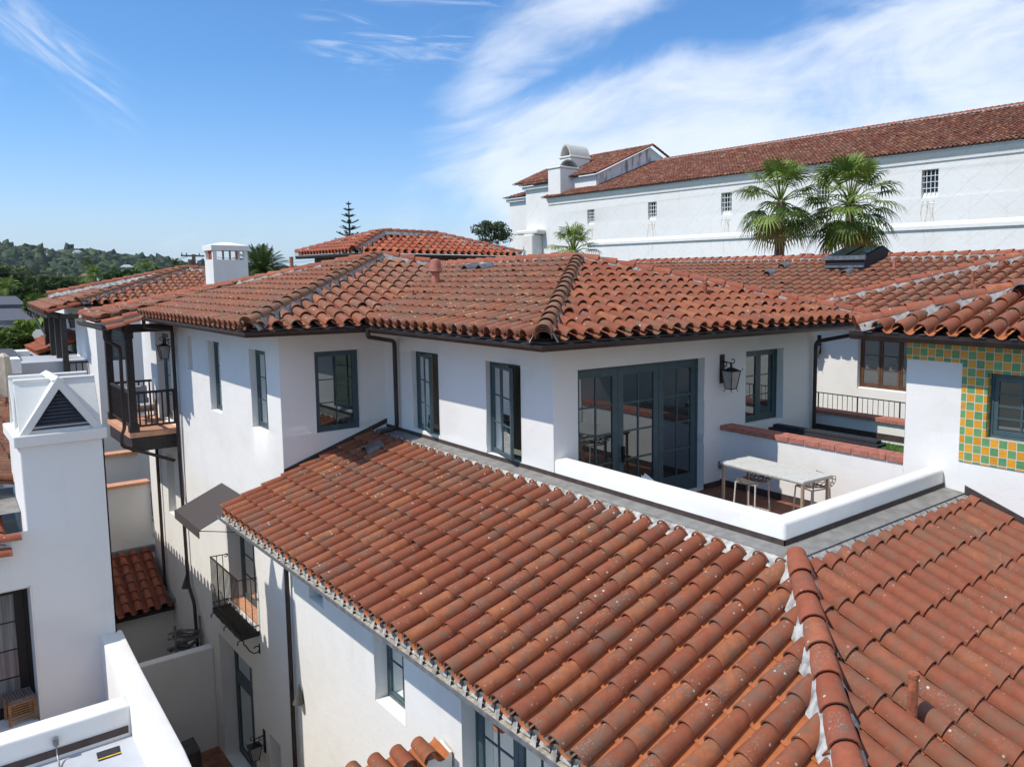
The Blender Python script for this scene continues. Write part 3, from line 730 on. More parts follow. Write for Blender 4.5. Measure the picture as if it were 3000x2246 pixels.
# mortar plugs, flashing strip and brown upstand at the top of the lower roofs
mm = MB()
for i in range(33):
    y = 15.4-i*.313
    if y < 5.2: break
    z = TZ; mm.add([(TOPX-.14-nrs.rand()*.05, y-.09, z+.0), (TOPX-.10-nrs.rand()*.06, y+.09, z+.0), (TOPX+.02, y+.16, z+.11), (TOPX+.02, y-.16, z+.11), ], [(3, 2, 1, 0)])
mm.box(TOPX+.0, TOPX+.03, 5.0, 15.5, TZ-.02, TZ+.105)
build(mm, 'mortar', ['mortar'], l1)
mm = MB()
for i in range(15):
    x = TOPX+.16+i*.294
    mm.add([(x-.1, 5.08-.14-nrs.rand()*.05, TZ), (x+.1, 5.08-.12-nrs.rand()*.05, TZ), (x+.15, 5.1, TZ+.1), (x-.15, 5.1, TZ+.1)], [(0, 1, 2, 3)])
mm.box(TOPX, 11.25, 5.08, 5.11, TZ-.02, TZ+.10); build(mm, 'mortar', ['mortar_grey'], l2)
mb = MB()
mb.add([(TOPX, 5.08, TZ+.11), (XB, 5.40, TZ+.14), (XB, 15.56, TZ+.14), (TOPX, 15.56, TZ+.11)], [(0, 1, 2, 3)])
mb.add([(TOPX, 5.08, TZ+.112), (11.25, 5.08, TZ+.112), (11.25, 5.40, TZ+.142), (XB, 5.40, TZ+.142)], [(0, 1, 2, 3)])
build(mb, 'flashing', ['flash'], house)
mb = MB(); mb.box(XB-.014, XB-.002, 5.386, 15.55, TZ+.13, TZ+.205); mb.box(XB-.014, 11.24, 5.386, 5.398, TZ+.13, TZ+.205)
def slope_band(x0, z0, x1, z1, y, h=.10): mb.add([(x0, y, z0), (x1, y, z1), (x1, y, z1+h), (x0, y, z0+h), (x0, y+.012, z0), (x1, y+.012, z1), (x1, y+.012, z1+h), (x0, y+.012, z0+h)], [(0, 1, 2, 3), (3, 2, 6, 7), (0, 3, 7, 4)])
slope_band(XD+.0, LZ+(XD-EX)*.35+.13, XB, TZ+.22, YC-.016)
mb.add([(11.236, 5.08, TZ+.10), (11.236, 2.1, TZ-.95), (11.236, 2.1, TZ-.82), (11.236, 5.08, TZ+.23)], [(0, 1, 2, 3)][::-1])
build(mb, 'flashing_band', ['brown_band'], house)
mb = MB(); mb.add([(XD-.0, 15.5, LZ+.3), (4.10, 15.5, LZ-.1), (4.10, 15.52, LZ-.1), (XD, 15.52, LZ+.3), (4.1, 15.5, LZ+.03), (XD, 15.5, LZ+.42)], [(0, 1, 4, 5)])
build(mb, 'rake_board', ['flash'], house)
# gutters
mb = MB()
merge(mb, gutter([(4.42, 22.0, 9.39), (4.42, 14.44, 9.39), (6.55, 14.44, 9.39), (6.55, 8.92, 9.39), (14.95, 8.92, 9.39)], -1, w=.145, h=.09))
merge(mb, gutter([(3.66, 25.9, 9.17), (3.66, 22.35, 9.17)], -1, w=.13, h=.11))
merge(mb, gutter([(10.86, 6.75, 9.50), (10.86, 2.6, 9.50)], -1, w=.13, h=.12))
build(mb, 'gutter', ['brown_metal', 'brown_metal'], house, smooth=30)
mb = MB()
for (xa, ya, xb, yb) in ((4.33, 21.9, 4.33, 14.5), (4.5, 14.35, 6.4, 14.35), (6.46, 14.3, 6.46, 9.0), (6.7, 8.83, 14.8, 8.83), (10.76, 6.6, 10.76, 2.8)):
    L_ = math.hypot(xb-xa, yb-ya); k = int(L_/.42)
    for i in range(k): cx_, cy_ = xa+(xb-xa)*(i+.5)/k, ya+(yb-ya)*(i+.5)/k; hx = .045 if ya == yb else .06; hy = .06 if ya == yb else .045; zc_ = 9.395 if xa != 10.76 else 9.505; mb = MB(); mb.box(cx_-hx, cx_+hx, cy_-hy, cy_+hy, zc_, zc_+.006); build(mb, 'gutter_clip', ['grey_metal'], house)
mb = MB(); mb.box(4.425, 4.445, 14.46, 22, 9.30, 9.475); mb.box(4.445, 6.57, 14.46, 14.48, 9.30, 9.475); mb.box(6.57, 6.59, 8.96, 14.48, 9.30, 9.475); mb.box(6.59, 14.7, 8.94, 8.96, 9.30, 9.475); mb.box(10.87, 10.89, 2.8, 6.5, 9.4, 9.55)
build(mb, 'fascia', ['black'], house)
mb = MB(); merge(mb, gutter([(4.22, 15.5, 6.02), (4.22, 2.3, 6.02)], -1, w=.21, h=.10)); 
gl_ = build(mb, 'gutter', ['grey_metal', 'gutter_in'], house, smooth=30)
mb = MB()
for i in range(41):   # scalloped pale tile-end stops along the lower eave
    y = 15.4-.313*i; ang = [math.pi*k/8 for k in range(9)]
    mb.add([(EX-.035+.03*math.sin(a), y+.085*math.cos(a), 5.97+.09*math.sin(a)) for a in ang], [tuple(range(9))]); mb.add([(EX-.06, y+.157-.05, 5.93), (EX-.06, y+.157+.05, 5.93), (EX-.01, y+.157+.02, 6.10), (EX-.01, y+.157-.02, 6.10)], [(0, 1, 2, 3)])
build(mb, 'eave_stops', ['mortar'], gl_)
# downspouts
def spout(pts, parent=house, r=.042, name='downspout', mat='brown_metal'):
    mb = MB(); mb.tube(round_path(pts, .1), r, 10)
    return build(mb, name, [mat], parent, smooth=50)
spout([(6.42, 14.25, 9.36), (6.42, 14.25, 9.22), (7.27, 14.92, 9.06), (7.27, 14.92, 7.30), (7.0, 15.1, 7.22)])
spout([(14.7, 8.82, 9.36), (14.7, 8.82, 9.2), (14.2, 9.72, 8.98), (14.2, 9.72, 7.0)])
spout([(4.33, 22.0, 9.36), (4.33, 22.0, 9.15), (5.15, 23.02, 9.0), (5.15, 23.02, 5.7), (5.15, 22.9, 2.3), (5.15, 22.4, 1.9), (5.15, 22.2, -.9)])
spout([(5.16, 15.44, 6.0), (5.16, 15.44, GZ)])
spout([(3.60, 22.5, 9.08), (3.60, 22.5, 8.85), (4.0, 23.1, 8.6), (4.0, 23.2, 6.55), (3.93, 23.2, 6.4), (3.93, 23.25, 6.1), (5.1, 23.3, 5.55)])
spout([(5.16, 25.6, 6.1), (5.16, 25.6, GZ)])
# vents and pipes of the upper roofs
def vent(p, h=.35, r=.045, mat='pipe', name='vent_pipe', parent=house, hat=False):
    mb = MB(); p = Vector(p)
    if hat: mb.tube([p-uz*.1, p+uz*h*.55, p+uz*h*.56, p+uz*h*.62, p+uz*h*.98, p+uz*h*1.02], [r, r, r*1.0, r*1.75, r*1.25, r*.3], 14)
    else:
        mb.tube([p-uz*.1, p+uz*h], r, 12); mb.tube([p+uz*(h-.03), p+uz*(h+.004)], r*1.12, 12); mb.tube([p-uz*.1, p+uz*.07], r*1.5, 12)
    return build(mb, name, [mat], parent, smooth=40)
def onplane(u, v, poly):
    a, b, c = [Vector(p) for p in poly[:3]]; n = (b-a).cross(c-a); q = fw+rv*((u-CX)/FP)-cu*((v-CY)/FP)
    return CAM+q*((a-CAM).dot(n)/q.dot(n))
RF1 = [E1, A1, V1]; RF2 = [E1, E2, A1]; RL = [HB, (TOPX, 5.08, TZ), (TOPX, 15, TZ)]; RR = [(TOPX, 5.08, TZ), (11.25, 5.08, TZ), (11.25, 2.08, TZ-1.05)]
vent(onplane(1277, 850, RF1), .66, .085, 'pipe_pink', 'roof_vent', hat=True)
vent(onplane(1209, 885, RF1), .24, .035, 'pipe_pink'); vent(onplane(2066, 878, RF2), .34, .038); vent(onplane(2670, 2140, RR), .52, .045)
vent(onplane(855, 790, [E3, A2, E4]), .35, .05, 'pipe_pink')
def cowl(p, ydir, s=.15, parent=house, mat='grey_metal', ax='x'):
    mb = MB(); p = Vector(p); vs = []; k = 9
    d = Vector((-1, 0, -.28)) if ax == 'x' else Vector((0, -1, -.28)); e_ = Vector((0, 1, 0)) if ax == 'x' else Vector((1, 0, 0))
    for t, r in ((0, s), (.34, s*.9)):
        for i in range(k): a = math.pi*i/(k-1); vs.append(p-d*t+e_*(r*math.cos(a))+uz*(r*.9*math.sin(a)+.02-.02*t))
    for t, r in ((0, s-.015), (.34, s*.9-.015)):
        for i in range(k): a = math.pi*i/(k-1); vs.append(p-d*t+e_*(r*math.cos(a))+uz*(r*.9*math.sin(a)+.02))
    fs = [(i, i+1, k+i+1, k+i) for i in range(k-1)]+[(2*k+i, 2*k+i+1, i+1, i) for i in range(k-1)]+[(3*k+i, 3*k+i+1, 2*k+i+1, 2*k+i) for i in range(k-1)]
    mb.add(vs, fs)
    return build(mb, 'roof_vent', [mat], parent, smooth=40)
cowl(onplane(1360, 812, RF1)+uz*.12, 1); cowl(onplane(1402, 812, RF1)+uz*.12, 1); cowl(onplane(1068, 1350, RL)+uz*.12, 1, .16)
# roof over the tiled window tower and the court wall
C0 = (10.78, 6.62, 9.50); C1_ = (13.3, 4.2, 10.30); C2_ = (13.3, 1.2, 10.30); C3_ = (10.78, 1.2, 9.50)
rc = roof([([C0, C1_, C2_, C3_], 3, dict(ins=(0,), inset=.14))], house, ['tile_right', 'pan', 'under'], w=.325, e=.40, ra=.112, rb=.095)
cm = MB(); mm = MB(); caps(C0, C1_, .12, lift=.12, mb=cm, mm=mm, slope=.15); build(cm, 'hip_tiles', ['cap'], rc, smooth=40); build(mm, 'mortar', ['mortar_grey'], rc)
B0 = (16.1, 11.8, 9.45); B2_ = (22.1, 5.8, 11.40); B3_ = (22.1, 3, 11.40); B4_ = (16.1, 3, 9.45)
rb_ = roof([([B0, B2_, B3_, B4_], 3, dict(ins=(0,), inset=.16))], house, ['tile_old', 'pan', 'under'], w=.31, e=.40)
cm = MB(); mm = MB(); caps(B0, B2_, .12, lift=.12, mb=cm, mm=mm, slope=.15); build(cm, 'hip_tiles', ['cap'], rb_, smooth=40); build(mm, 'mortar', ['mortar_grey'], rb_)
cowl(Vector(onplane(2990, 890, [C0, C1_, C3_]))+uz*.14, 1, .15, rc)
for u, v, h_ in ((2536, 870, .28), (2848, 850, .4), (2855, 858, .2)): vent(onplane(u, v, [B0, B2_, B4_]), h_, .04, parent=house)
# chimney behind the long hip
mb = MB(); yk = 24.; q0 = at(628, 835, y=yk); q1 = at(728, 800, y=yk); qs = at(602, 800, x=q0.x)
x0, x1, y0, y1 = q0.x, q1.x, yk, min(qs.y, yk+1.2)
zt = at(628, 760, y=yk).z; zc = at(628, 733, y=yk).z; zcap = at(628, 718, y=yk).z
mb.box(x0, x1, y0, y1, 9.0, zt)
for a in (x0, x1-.10): 
    for b in (y0, y1-.10): mb.box(a, a+.10, b, b+.10, zt, zc)
mb.box(x0-.04, x1+.04, y0-.04, y1+.04, zc, zcap)
mb.add([(x0-.04, y0-.04, zcap), (x1+.04, y0-.04, zcap), (x1+.04, y1+.04, zcap), (x0-.04, y1+.04, zcap), ((x0+x1)/2-.1, (y0+y1)/2, zcap+.10), ((x0+x1)/2+.1, (y0+y1)/2, zcap+.10)], [(0, 1, 5, 4), (1, 2, 5), (2, 3, 4, 5), (3, 0, 4)])
ch = build(mb, 'chimney', ['wall'], house)
mb = MB()
for i in range(1, 4): xx = x0+.1+(x1-x0-.2)*i/4; mb.box(xx-.02, xx+.02, y0+.02, y0+.07, zt, zc)
for i in range(1, 3): yy = y0+.1+(y1-y0-.2)*i/3; mb.box(x0+.02, x0+.07, yy-.02, yy+.02, zt, zc)
build(mb, 'chimney_bars', ['brick'], ch)
# balcony with timber posts under the porch roof
bx0, bx1, by0, by1, bz = 4.12, XD, 23.28, 26.2, 6.40
bal = MB(); bal.box(bx0, bx1, by0, by1, bz-.13, bz); b1 = build(bal, 'balcony', ['brick_pale'], house)
mb = MB(); mb.box(bx0+.05, bx1, by0+.06, by1, bz-.50, bz-.132); build(mb, 'balcony_beam', ['dark_wood'], b1)
mb = MB()
pst = MB()
for y in (by0+.12, by1-.12):
    mb.box(bx0+.04, bx0+.20, y-.08, y+.08, bz, 9.0); mb.box(bx0+.01, bx0+.23, y-.11, y+.11, bz, bz+.2); mb.box(bx0+.02, bx0+.22, y-.10, y+.10, 8.8, 8.95)
mb.box(bx0+.03, bx0+.21, by0-.1, by1, 8.95, 9.15); mb.box(bx0+.03, XD, by0+.02, by0+.2, 8.95, 9.15)
build(mb, 'post', ['dark_wood'], b1)
mb = MB()
def rail(mb, p, q, z0, z1, nb, t=.035):
    p = Vector(p); q = Vector(q); mb.beam(p+uz*z1, q+uz*z1, .07, .06); mb.beam(p+uz*(z0+.06), q+uz*(z0+.06), .05, .05)
    for i in range(nb): c = p+(q-p)*((i+.5)/nb); mb.beam(c+uz*(z0+.06), c+uz*z1, t, t, up=(0, 1, 0))
rail(mb, (bx0+.2, by0+.12, 0), (bx1, by0+.12, 0), bz+.08, bz+1.0, 7); rail(mb, (bx0+.12, by0+.2, 0), (bx0+.12, by1-.2, 0), bz+.08, bz+1.0, 19, .03); rail(mb, (bx0+.2, by1-.12, 0), (bx1, by1-.12, 0), bz+.08, bz+1.0, 7)
build(mb, 'railing', ['dark_wood'], b1)
# ================================================================== GROUND
def sheet(name, z, x0, x1, y0, y1, mat, n=1):
    mb = MB(); mb.quad((x0, y0, z), (x1, y0, z), (x1, y1, z), (x0, y1, z)); return build(mb, name, [mat], kind='structure')
sheet('ground', GZ-.004, -6000, 6000, -6000, 6000, 'ground')
sheet('patio_floor', GZ, -8, XD+.4, 3, 40, 'floor')

# ================================================================== LEFT HOUSE with the louvred chimney
lh = thing('white_house', 'white stucco house at the lower left with parapet walls and a gabled louvre chimney', 'building', (0, 16, GZ))
cx0, cx1, cyf, cyb = 1.28, 2.42, 15.85, 17.45
w = Walls(); w.wall('y', cyf, -4, cx1, 2.6, 6.25, [(-.6, 1.27, 3.02, 5.30, .55)]); w.wall('y', cyf, cx0, cx1, 6.25, 7.62)
w.wall('x', cx0, cyf, cyb, 6.0, 7.62)
build(w.mesh(), 'wall', ['wall'], lh, weld=True, bevel=.03, smooth=45)
mb = MB(); mb.box(cx1-.02, cx1, cyf, cyb, GZ, 7.62); mb.box(-4, cx1-.02, cyb-.1, cyb, GZ, 6.1); mb.box(-4, cx1, cyf+.62, cyf+.66, 2.6, 6.0); mb.box(-4, cx1-.02, cyf+.02, 22, 5.7, 5.72); mb.box(cx1-.25, cx1-.15, cyb, 36, GZ, 6.2)
build(mb, 'rear_wall', ['wall'], lh)
window(lh, 'y', cyf+.5, -.6, 1.27, 3.02, 5.30, 2, 1, 4, mat='black', st=.13, gl='glass_curtain', name='french_door')
M['slat_grey'] = simple('dark_louvre_slat', (.055, .06, .075), .6)
chp = MB(); chp.box(cx0-.07, cx1+.05, cyf-.06, cyb+.05, 7.62, 7.80)
chim = build(chp, 'chimney', ['wall'], lh, bevel=.015)
zb, rise = 7.80, .90
gx0, gx1, gy0 = cx0+.02, cx1-.01, cyf+.02
gm = (gx0+gx1)/2; pitch_d = .62
mb = MB()
def slab(mb, a, b, c, d, t):   # thick slab over quad a,b,c,d
    A, B, C, D = [Vector(p) for p in (a, b, c, d)]; n = (B-A).cross(D-A).normalized()*t
    mb.add([A, B, C, D, A-n, B-n, C-n, D-n], [(0, 1, 2, 3), (7, 6, 5, 4), (0, 4, 5, 1), (1, 5, 6, 2), (2, 6, 7, 3), (3, 7, 4, 0)])
for k in range(2):      # two cross prisms, ridges along X
    y0 = gy0+k*.72+.02; y1 = y0+.68; ym = (y0+y1)/2+.04; z1 = zb+rise-.03
    slab(mb, (gx0+.0, y0, zb), (gx1, y0, zb), (gx1, ym, z1), (gx0, ym, z1), .05)
    slab(mb, (gx1, y1, zb), (gx0, y1, zb), (gx0, ym, z1), (gx1, ym, z1), .05)
# long prism, ridge along Y, open at the front
ye = gy0+1.40
slab(mb, (gx0, ye, zb), (gx0, gy0, zb), (gm, gy0, zb+rise), (gm, ye, zb+rise), .10)
slab(mb, (gx1, gy0, zb), (gx1, ye, zb), (gm, ye, zb+rise), (gm, gy0, zb+rise), .10)
fr_ = lambda y: [(gx0-.01, y, zb), (gx1+.01, y, zb), (gm, y, zb+rise+.02)]
q_ = .118; inn = lambda y: [(gx0+q_, y, zb), (gx1-q_, y, zb), (gm, y, zb+rise*(1-2*q_/(gx1-gx0)))]
A_, B_, C_, D_ = fr_(gy0-.02), inn(gy0-.02), fr_(gy0+.12), inn(gy0+.12)
vs = A_+B_+C_+D_
mb.add(vs, [(1, 2, 5, 4), (2, 0, 3, 5), (7, 10, 11, 8), (8, 11, 9, 6), (1, 7, 8, 2), (2, 8, 6, 0), (4, 5, 11, 10), (5, 3, 9, 11), (0, 6, 9, 3), (1, 4, 10, 7)])
build(mb, 'gabled_cap', ['wall_old'], chim, bevel=.008)
mb = MB(); nl = 12
for i in range(nl):
    z0 = zb+(rise-.2)*i/nl; hw = (gx1-gx0)/2*(1-(z0-zb)/rise)-.09
    if hw < .02: break
    mb.add([(gm-hw, gy0+.03, z0), (gm+hw, gy0+.03, z0), (gm+hw*.97, gy0+.10, z0+.07), (gm-hw*.97, gy0+.10, z0+.055)], [(0, 1, 2, 3)], 1)
mb.quad((gx0+.12, gy0+.14, zb), (gx1-.12, gy0+.14, zb), (gm, gy0+.14, zb+rise-.1))
build(mb, 'louvre', ['mat_black', 'slat_grey'], chim)
# parapets and the white flat roof in the foreground
mb = MB()
o_ = [(2.50, 15.9), (2.43, 13.9), (2.36, 11.2), (2.2, 8.5)]; i_ = [(2.18, 15.9), (2.09, 13.9), (2.03, 11.2), (1.9, 8.5)]
vs = []
for (a, b), (c, d) in zip(o_, i_): vs += [(a, b, GZ), (a, b, 4.2), (c, d, 4.2), (c, d, 2.7)]
mb.add(vs, [(4*i+j, 4*i+j+1, 4*i+5+j, 4*i+4+j)[::-1] for i in range(3) for j in range(3)])
build(mb, 'parapet', ['wall'], lh, bevel=.02, smooth=45)
mb = MB(); mb.box(-4, 2.08, 12.95, 13.34, 2.6, 4.19); build(mb, 'parapet', ['wall'], lh, bevel=.025)
mb = MB(); mb.box(-4, 2.1, 5, 12.94, 2.7, 3.74); build(mb, 'flat_roof', ['roof_white'], lh)
mb = MB(); mb.box(-4, 2.1, 13.3, 16.5, 2.5, 3.0); build(mb, 'terrace_floor', ['floor_dark'], lh)
mb = MB(); mb.box(-4, 2.03, 12.925, 12.948, 3.80, 3.90); build(mb, 'flashing_band', ['brown_band'], lh)
q = at(163, 2170, y=12.93); mb = MB(); mb.box(q.x-.035, q.x+.03, 12.88, 12.945, q.z-.05, q.z+.06); eb = build(mb, 'junction_box', ['grey_metal'], lh, bevel=.01)
mb = MB(); mb.tube(round_path([(q.x, 12.9, q.z-.05), (q.x, 12.88, 3.85), (q.x+.0, 12.7, 3.76), (q.x-.08, 11.4, 3.76)]), .010, 8); build(mb, 'conduit', ['grey_metal'], eb)
lr = roof([([(-4, 15.95, 5.95), (1.05, 15.95, 5.95), (1.05, 16.9, 6.32), (-4, 16.9, 6.32)], 0, {})], lh, ['cap', 'pan', 'under'], w=.30)
cm = MB(); caps((-3., 15.85, 6.10), (1.15, 15.82, 6.13), .11, lift=.02, mortar=False, mb=cm, end=False); caps((-3., 15.80, 5.98), (1.0, 15.76, 5.98), .13, lift=-.04, mortar=False, mb=cm, end=False)
build(cm, 'rake_tiles', ['cap'], lr, smooth=40)
mb = MB(); mb.add([(.2, 16.4, 6.45), (1.27, 16.4, 6.45), (1.27, 17.3, 6.6), (-.6, 17.3, 6.6)], [(0, 1, 2, 3)]); build(mb, 'flashing', ['flash'], lh)
# older brown roof further left
r_ = roof([([(2.36, 37., 6.42), (2.36, 17.5, 6.42), (-3.6, 17.5, 8.2), (-3.6, 37., 8.2)], 0, dict(keep=(1,)))], lh, ['tile_brown', 'tile_brown', 'under'], w=.30)

# ================================================================== COURTYARD between the houses
cw = thing('courtyard_wall', 'pale garden wall crossing the shaded courtyard below the iron balcony', 'wall', (4, 21.3, GZ))
mb = MB(); mb.box(1.8, XD-.002, 21.19, 21.47, GZ, 1.14); build(mb, 'wall', ['wall'], cw, bevel=.02)
lean = thing('tiled_outbuilding', 'small shaded outbuilding with five columns of clay tiles below the downspouts', 'building', (4, 26, GZ))
mb = MB(); mb.box(2.4, XD-.003, 25.1, 29, GZ, .95); build(mb, 'wall', ['wall'], lean)
rr = roof([([(2.4, 24.85, 1.12), (XD-.1, 24.85, 1.12), (XD-.1, 27.0, 2.15), (2.4, 27.0, 2.15)], 0, {})], lean, ['cap', 'cap', 'under'], w=.30)
mb = MB(); merge(mb, gutter([(2.4, 24.86, 1.1), (XD-.05, 24.86, 1.1)], -1)); build(mb, 'gutter', ['brown_metal', 'brown_metal'], lean)
mb = MB(); mb.box(2.2, XD, 27.0, 27.2, 2.1, 2.3); mb.box(XD-.09, XD-.003, 24.8, 27.1, 1.2, 1.3); build(mb, 'flashing', ['flash'], lean)
blk = thing('terraced_house', 'stepped beige walls with brick copings under the timber balcony', 'building', (4, 27, GZ))
mb = MB(); mb.box(2.2, XD-.004, 27.15, 27.45, GZ, 4.17); build(mb, 'wall', ['wall'], blk)
mb = MB(); mb.box(2.2, XD-.004, 27.08, 27.52, 4.172, 4.26); build(mb, 'coping', ['brick_pale'], blk)
mb = MB(); mb.box(2.2, XD-.004, 28.6, 28.9, GZ, 4.85); mb.box(2.9, 3.1, 29.4, 32, 3, 7.2); build(mb, 'wall', ['wall'], blk)
mb = MB(); mb.box(2.2, XD-.004, 28.5, 28.95, 4.852, 4.95); build(mb, 'coping', ['brick_pale'], blk)
mb = MB(); mb.box(2.2, 4.1, 30.3, 30.6, GZ, 5.9); build(mb, 'wall', ['wall'], blk)
mb = MB(); mb.box(2.2, 4.1, 30.2, 30.65, 5.902, 5.98); build(mb, 'coping', ['brick_pale'], blk)
gw = thing('garden_wall', 'low white wall capped with wavy clay tiles at the bottom edge of the photo', 'wall', (3.5, 9.6, GZ))
q = at(1290, 2140, x=XD-.02); yw, zw = q.y-.05, q.z-.15
mb = MB(); mb.add([(1.2, yw-.28, GZ), (XD-.03, yw-.28, GZ), (XD-.03, yw-.28, zw), (1.2, yw-.28, zw+.15), (1.2, yw, GZ), (XD-.03, yw, GZ), (XD-.03, yw, zw+.05), (1.2, yw, zw+.2)], [(0, 1, 2, 3), (3, 2, 6, 7), (4, 7, 6, 5), (0, 3, 7, 4)])
build(mb, 'wall', ['wall'], gw)
tv, tf = cover_template(True, .12, .10, .42); pv_, pf_ = pan_template(True, .11, .42); mb = MB()
for i in range(11):
    xx = XD-.24-i*.31; zz = zw+.02+(XD-xx)*.05
    for v0, f0, dx, mi in ((tv, tf, -.155, 0), (pv_, pf_, 0, 1)):
        mb.add([(xx+dx+a, yw-.40+b*.98, zz+c_-.03+b*.2) for a, b, c_ in v0], f0, mi, nrs.rand())
build(mb, 'coping_tiles', ['tile', 'pan'], gw, smooth=40)

# ================================================================== FAR LEFT HOUSE with porch
fh = thing('white_house', 'far white house at the left with a timber porch and weathered hip roof', 'building', (7, 38, GZ))
F0 = at(240, 890, z=9.45); F0 = Vector((4.6, 33.0, 9.42)); FA = at(549, 786, x=8.9); FA.z -= .1
Fd = onplane(606, 798, [F0, (13., 33., 9.42), FA]); FE = Vector((7.6, 34.0, 9.45)); FL = at(144, 880, z=9.2); 
FP1 = at(136, 919, z=9.15); FP2 = at(88, 896, z=9.17)
rf = roof([([F0, (12., 33.0, 9.42), Fd, FA], 0, dict(ins=(3,))), ([F0, FA, (FA.x-1.2, FA.y+1.2, FA.z-.35), (4.6, FA.y+1.5, 9.3)], 3, {}), ([FP1, F0, (5.6, 34.2, 9.78), (5.6, 41, 9.78), FP2], 4, {})], fh, ['tile_old', 'tile', 'under'])
cm = MB(); mm = MB(); caps(F0, FA, .12, lift=.12, mb=cm, mm=mm); build(cm, 'hip_tiles', ['cap_old'], rf, smooth=40); build(mm, 'mortar', ['mortar_grey'], rf)
FT = at(146, 872, x=4.4); capset(rf, 'ridge_tiles', 'cap', 'mortar', [(FT, FA, .13, {}), (Fd, FA, .12, dict(end=False))]); capset(rf, 'rake_tiles', 'cap', None, [(FP1, F0, .1, dict(lift=.0, mortar=False, end=False))])
w = Walls(); w.wall('y', 35.0, 5.2, 14, 3, 9.4); w.wall('x', 5.2, 35., 45, 3, 9.3, [(35.6, 36.1, 7.4, 8.8, .2), (37., 38.6, 6.4, 8.8, .2)]); w.wall('y', 45, 2, 5.2, 3, 8)
build(w.mesh(), 'wall', ['wall'], fh)
window(fh, 'x', 5.4, 37., 38.6, 6.4, 8.8, 2, 1, 4, name='french_door')
mb = MB()
for u in (143, 158, 174, 192):
    q = at(u, 1040, x=4.1); mb.box(4.02, 4.18, q.y-.09, q.y+.09, 5.2, 9.1)
ya, yb = at(192, 1040, x=4.1).y, at(143, 1040, x=4.1).y
mb.box(4., 4.2, ya-.2, yb+.2, 8.95, 9.1); mb.box(4., 5.2, ya-.1, ya+.1, 8.95, 9.1)
build(mb, 'post', ['dark_wood'], fh)
mb = MB(); rail(mb, (4.1, ya, 0), (4.1, yb, 0), 6.5, 7.45, 26, .04); rail(mb, (4.1, ya, 0), (5.2, ya, 0), 6.5, 7.45, 6); rail(mb, (4.1, yb, 0), (5.2, yb, 0), 6.5, 7.45, 6)
build(mb, 'railing', ['dark_wood'], fh)
mb = MB(); mb.box(4., 5.2, ya-.1, yb+.1, 6.25, 6.4); build(mb, 'balcony', ['brick_pale'], fh)
spout([(FP2.x-.0, FP2.y-1., 9.0), (FP2.x, FP2.y-1, 8.8), (4.0, yb-.5, 8.2), (4.0, yb-.5, 5)], fh)
mb = MB(); merge(mb, gutter([(4.55, 34.05, 9.42), (8.5, 34.05, 9.42)], -1)); merge(mb, gutter([(FP2.x+.02, FP2.y, 9.13), (FP1.x+.02, FP1.y, 9.11)], -1)); build(mb, 'gutter', ['brown_metal', 'grey_metal'], fh)
# wing with shuttered window seen through the balcony
w = Walls(); w.wall('y', 31., 4.72, 8., 3, 9.3, [(5.08, 5.62, 7.6, 8.9, .12)]); w.wall('x', 4.72, 31., 35., 3, 9.3)
build(w.mesh(), 'wing_wall', ['wall'], fh); window(fh, 'y', 31.1, 5.08, 5.62, 7.6, 8.9, 1, 1, 2, gl='glass_blind', name='shuttered_window')

# ================================================================== HIP ROOFED HOUSE BEHIND
py = thing('hip_roofed_house', 'house behind the main roof showing only its dark eaves and low red hip roof', 'building', (16, 32, GZ))
y0 = 29.; G0 = Vector(at(1037, 738, y=y0)); G1 = Vector(at(1527, 748, y=y0)); G1.z = G0.z; T0 = at(1120, 677, x=(G0.x+1.9)); T1 = at(1278, 683, x=T0.x+2.6); T0.z = T1.z = (T0.z+T1.z)/2-.14
G2 = Vector((G0.x, at(872, 730, x=G0.x).y, G0.z))
rp = roof([([G0, G1, T1, T0], 0, {}), ([G0, T0, (T0.x, T0.y+.5, T0.z), G2], 3, {})], py, ['tile_far', 'pan', 'under'], w=.313)
cm = MB(); mm = MB(); caps(G0, T0, .12, lift=.12, mb=cm, mm=mm); caps(G1, T1, .12, lift=.12, mb=cm, mm=mm); caps(T1, T0, .12, lift=.12, mb=cm, mm=mm, end=False); caps(G2, (T0.x, T0.y+.3, T0.z), .12, lift=.12, mb=cm, mm=mm)
build(cm, 'ridge_tiles', ['cap'], rp, smooth=40); build(mm, 'mortar', ['mortar_grey'], rp)
mb = MB(); merge(mb, gutter([(G2.x+.02, G2.y, G0.z-.04), (G0.x+.02, G0.y+.02, G0.z-.04), (G1.x+.1, G1.y+.02, G0.z-.04)], -1, w=.14, h=.13)); build(mb, 'gutter', ['brown_metal', 'brown_metal'], py)
mb = MB(); mb.box(G0.x+.5, G1.x-.5, y0+.5, G2.y-.5, GZ, G0.z-.1); build(mb, 'wall', ['soffit'], py)
mb = MB(); mb.box(G0.x+.1, G1.x-.1, y0+.1, G2.y-.1, G0.z-.06, G0.z-.03); build(mb, 'soffit', ['dark_wood'], py)

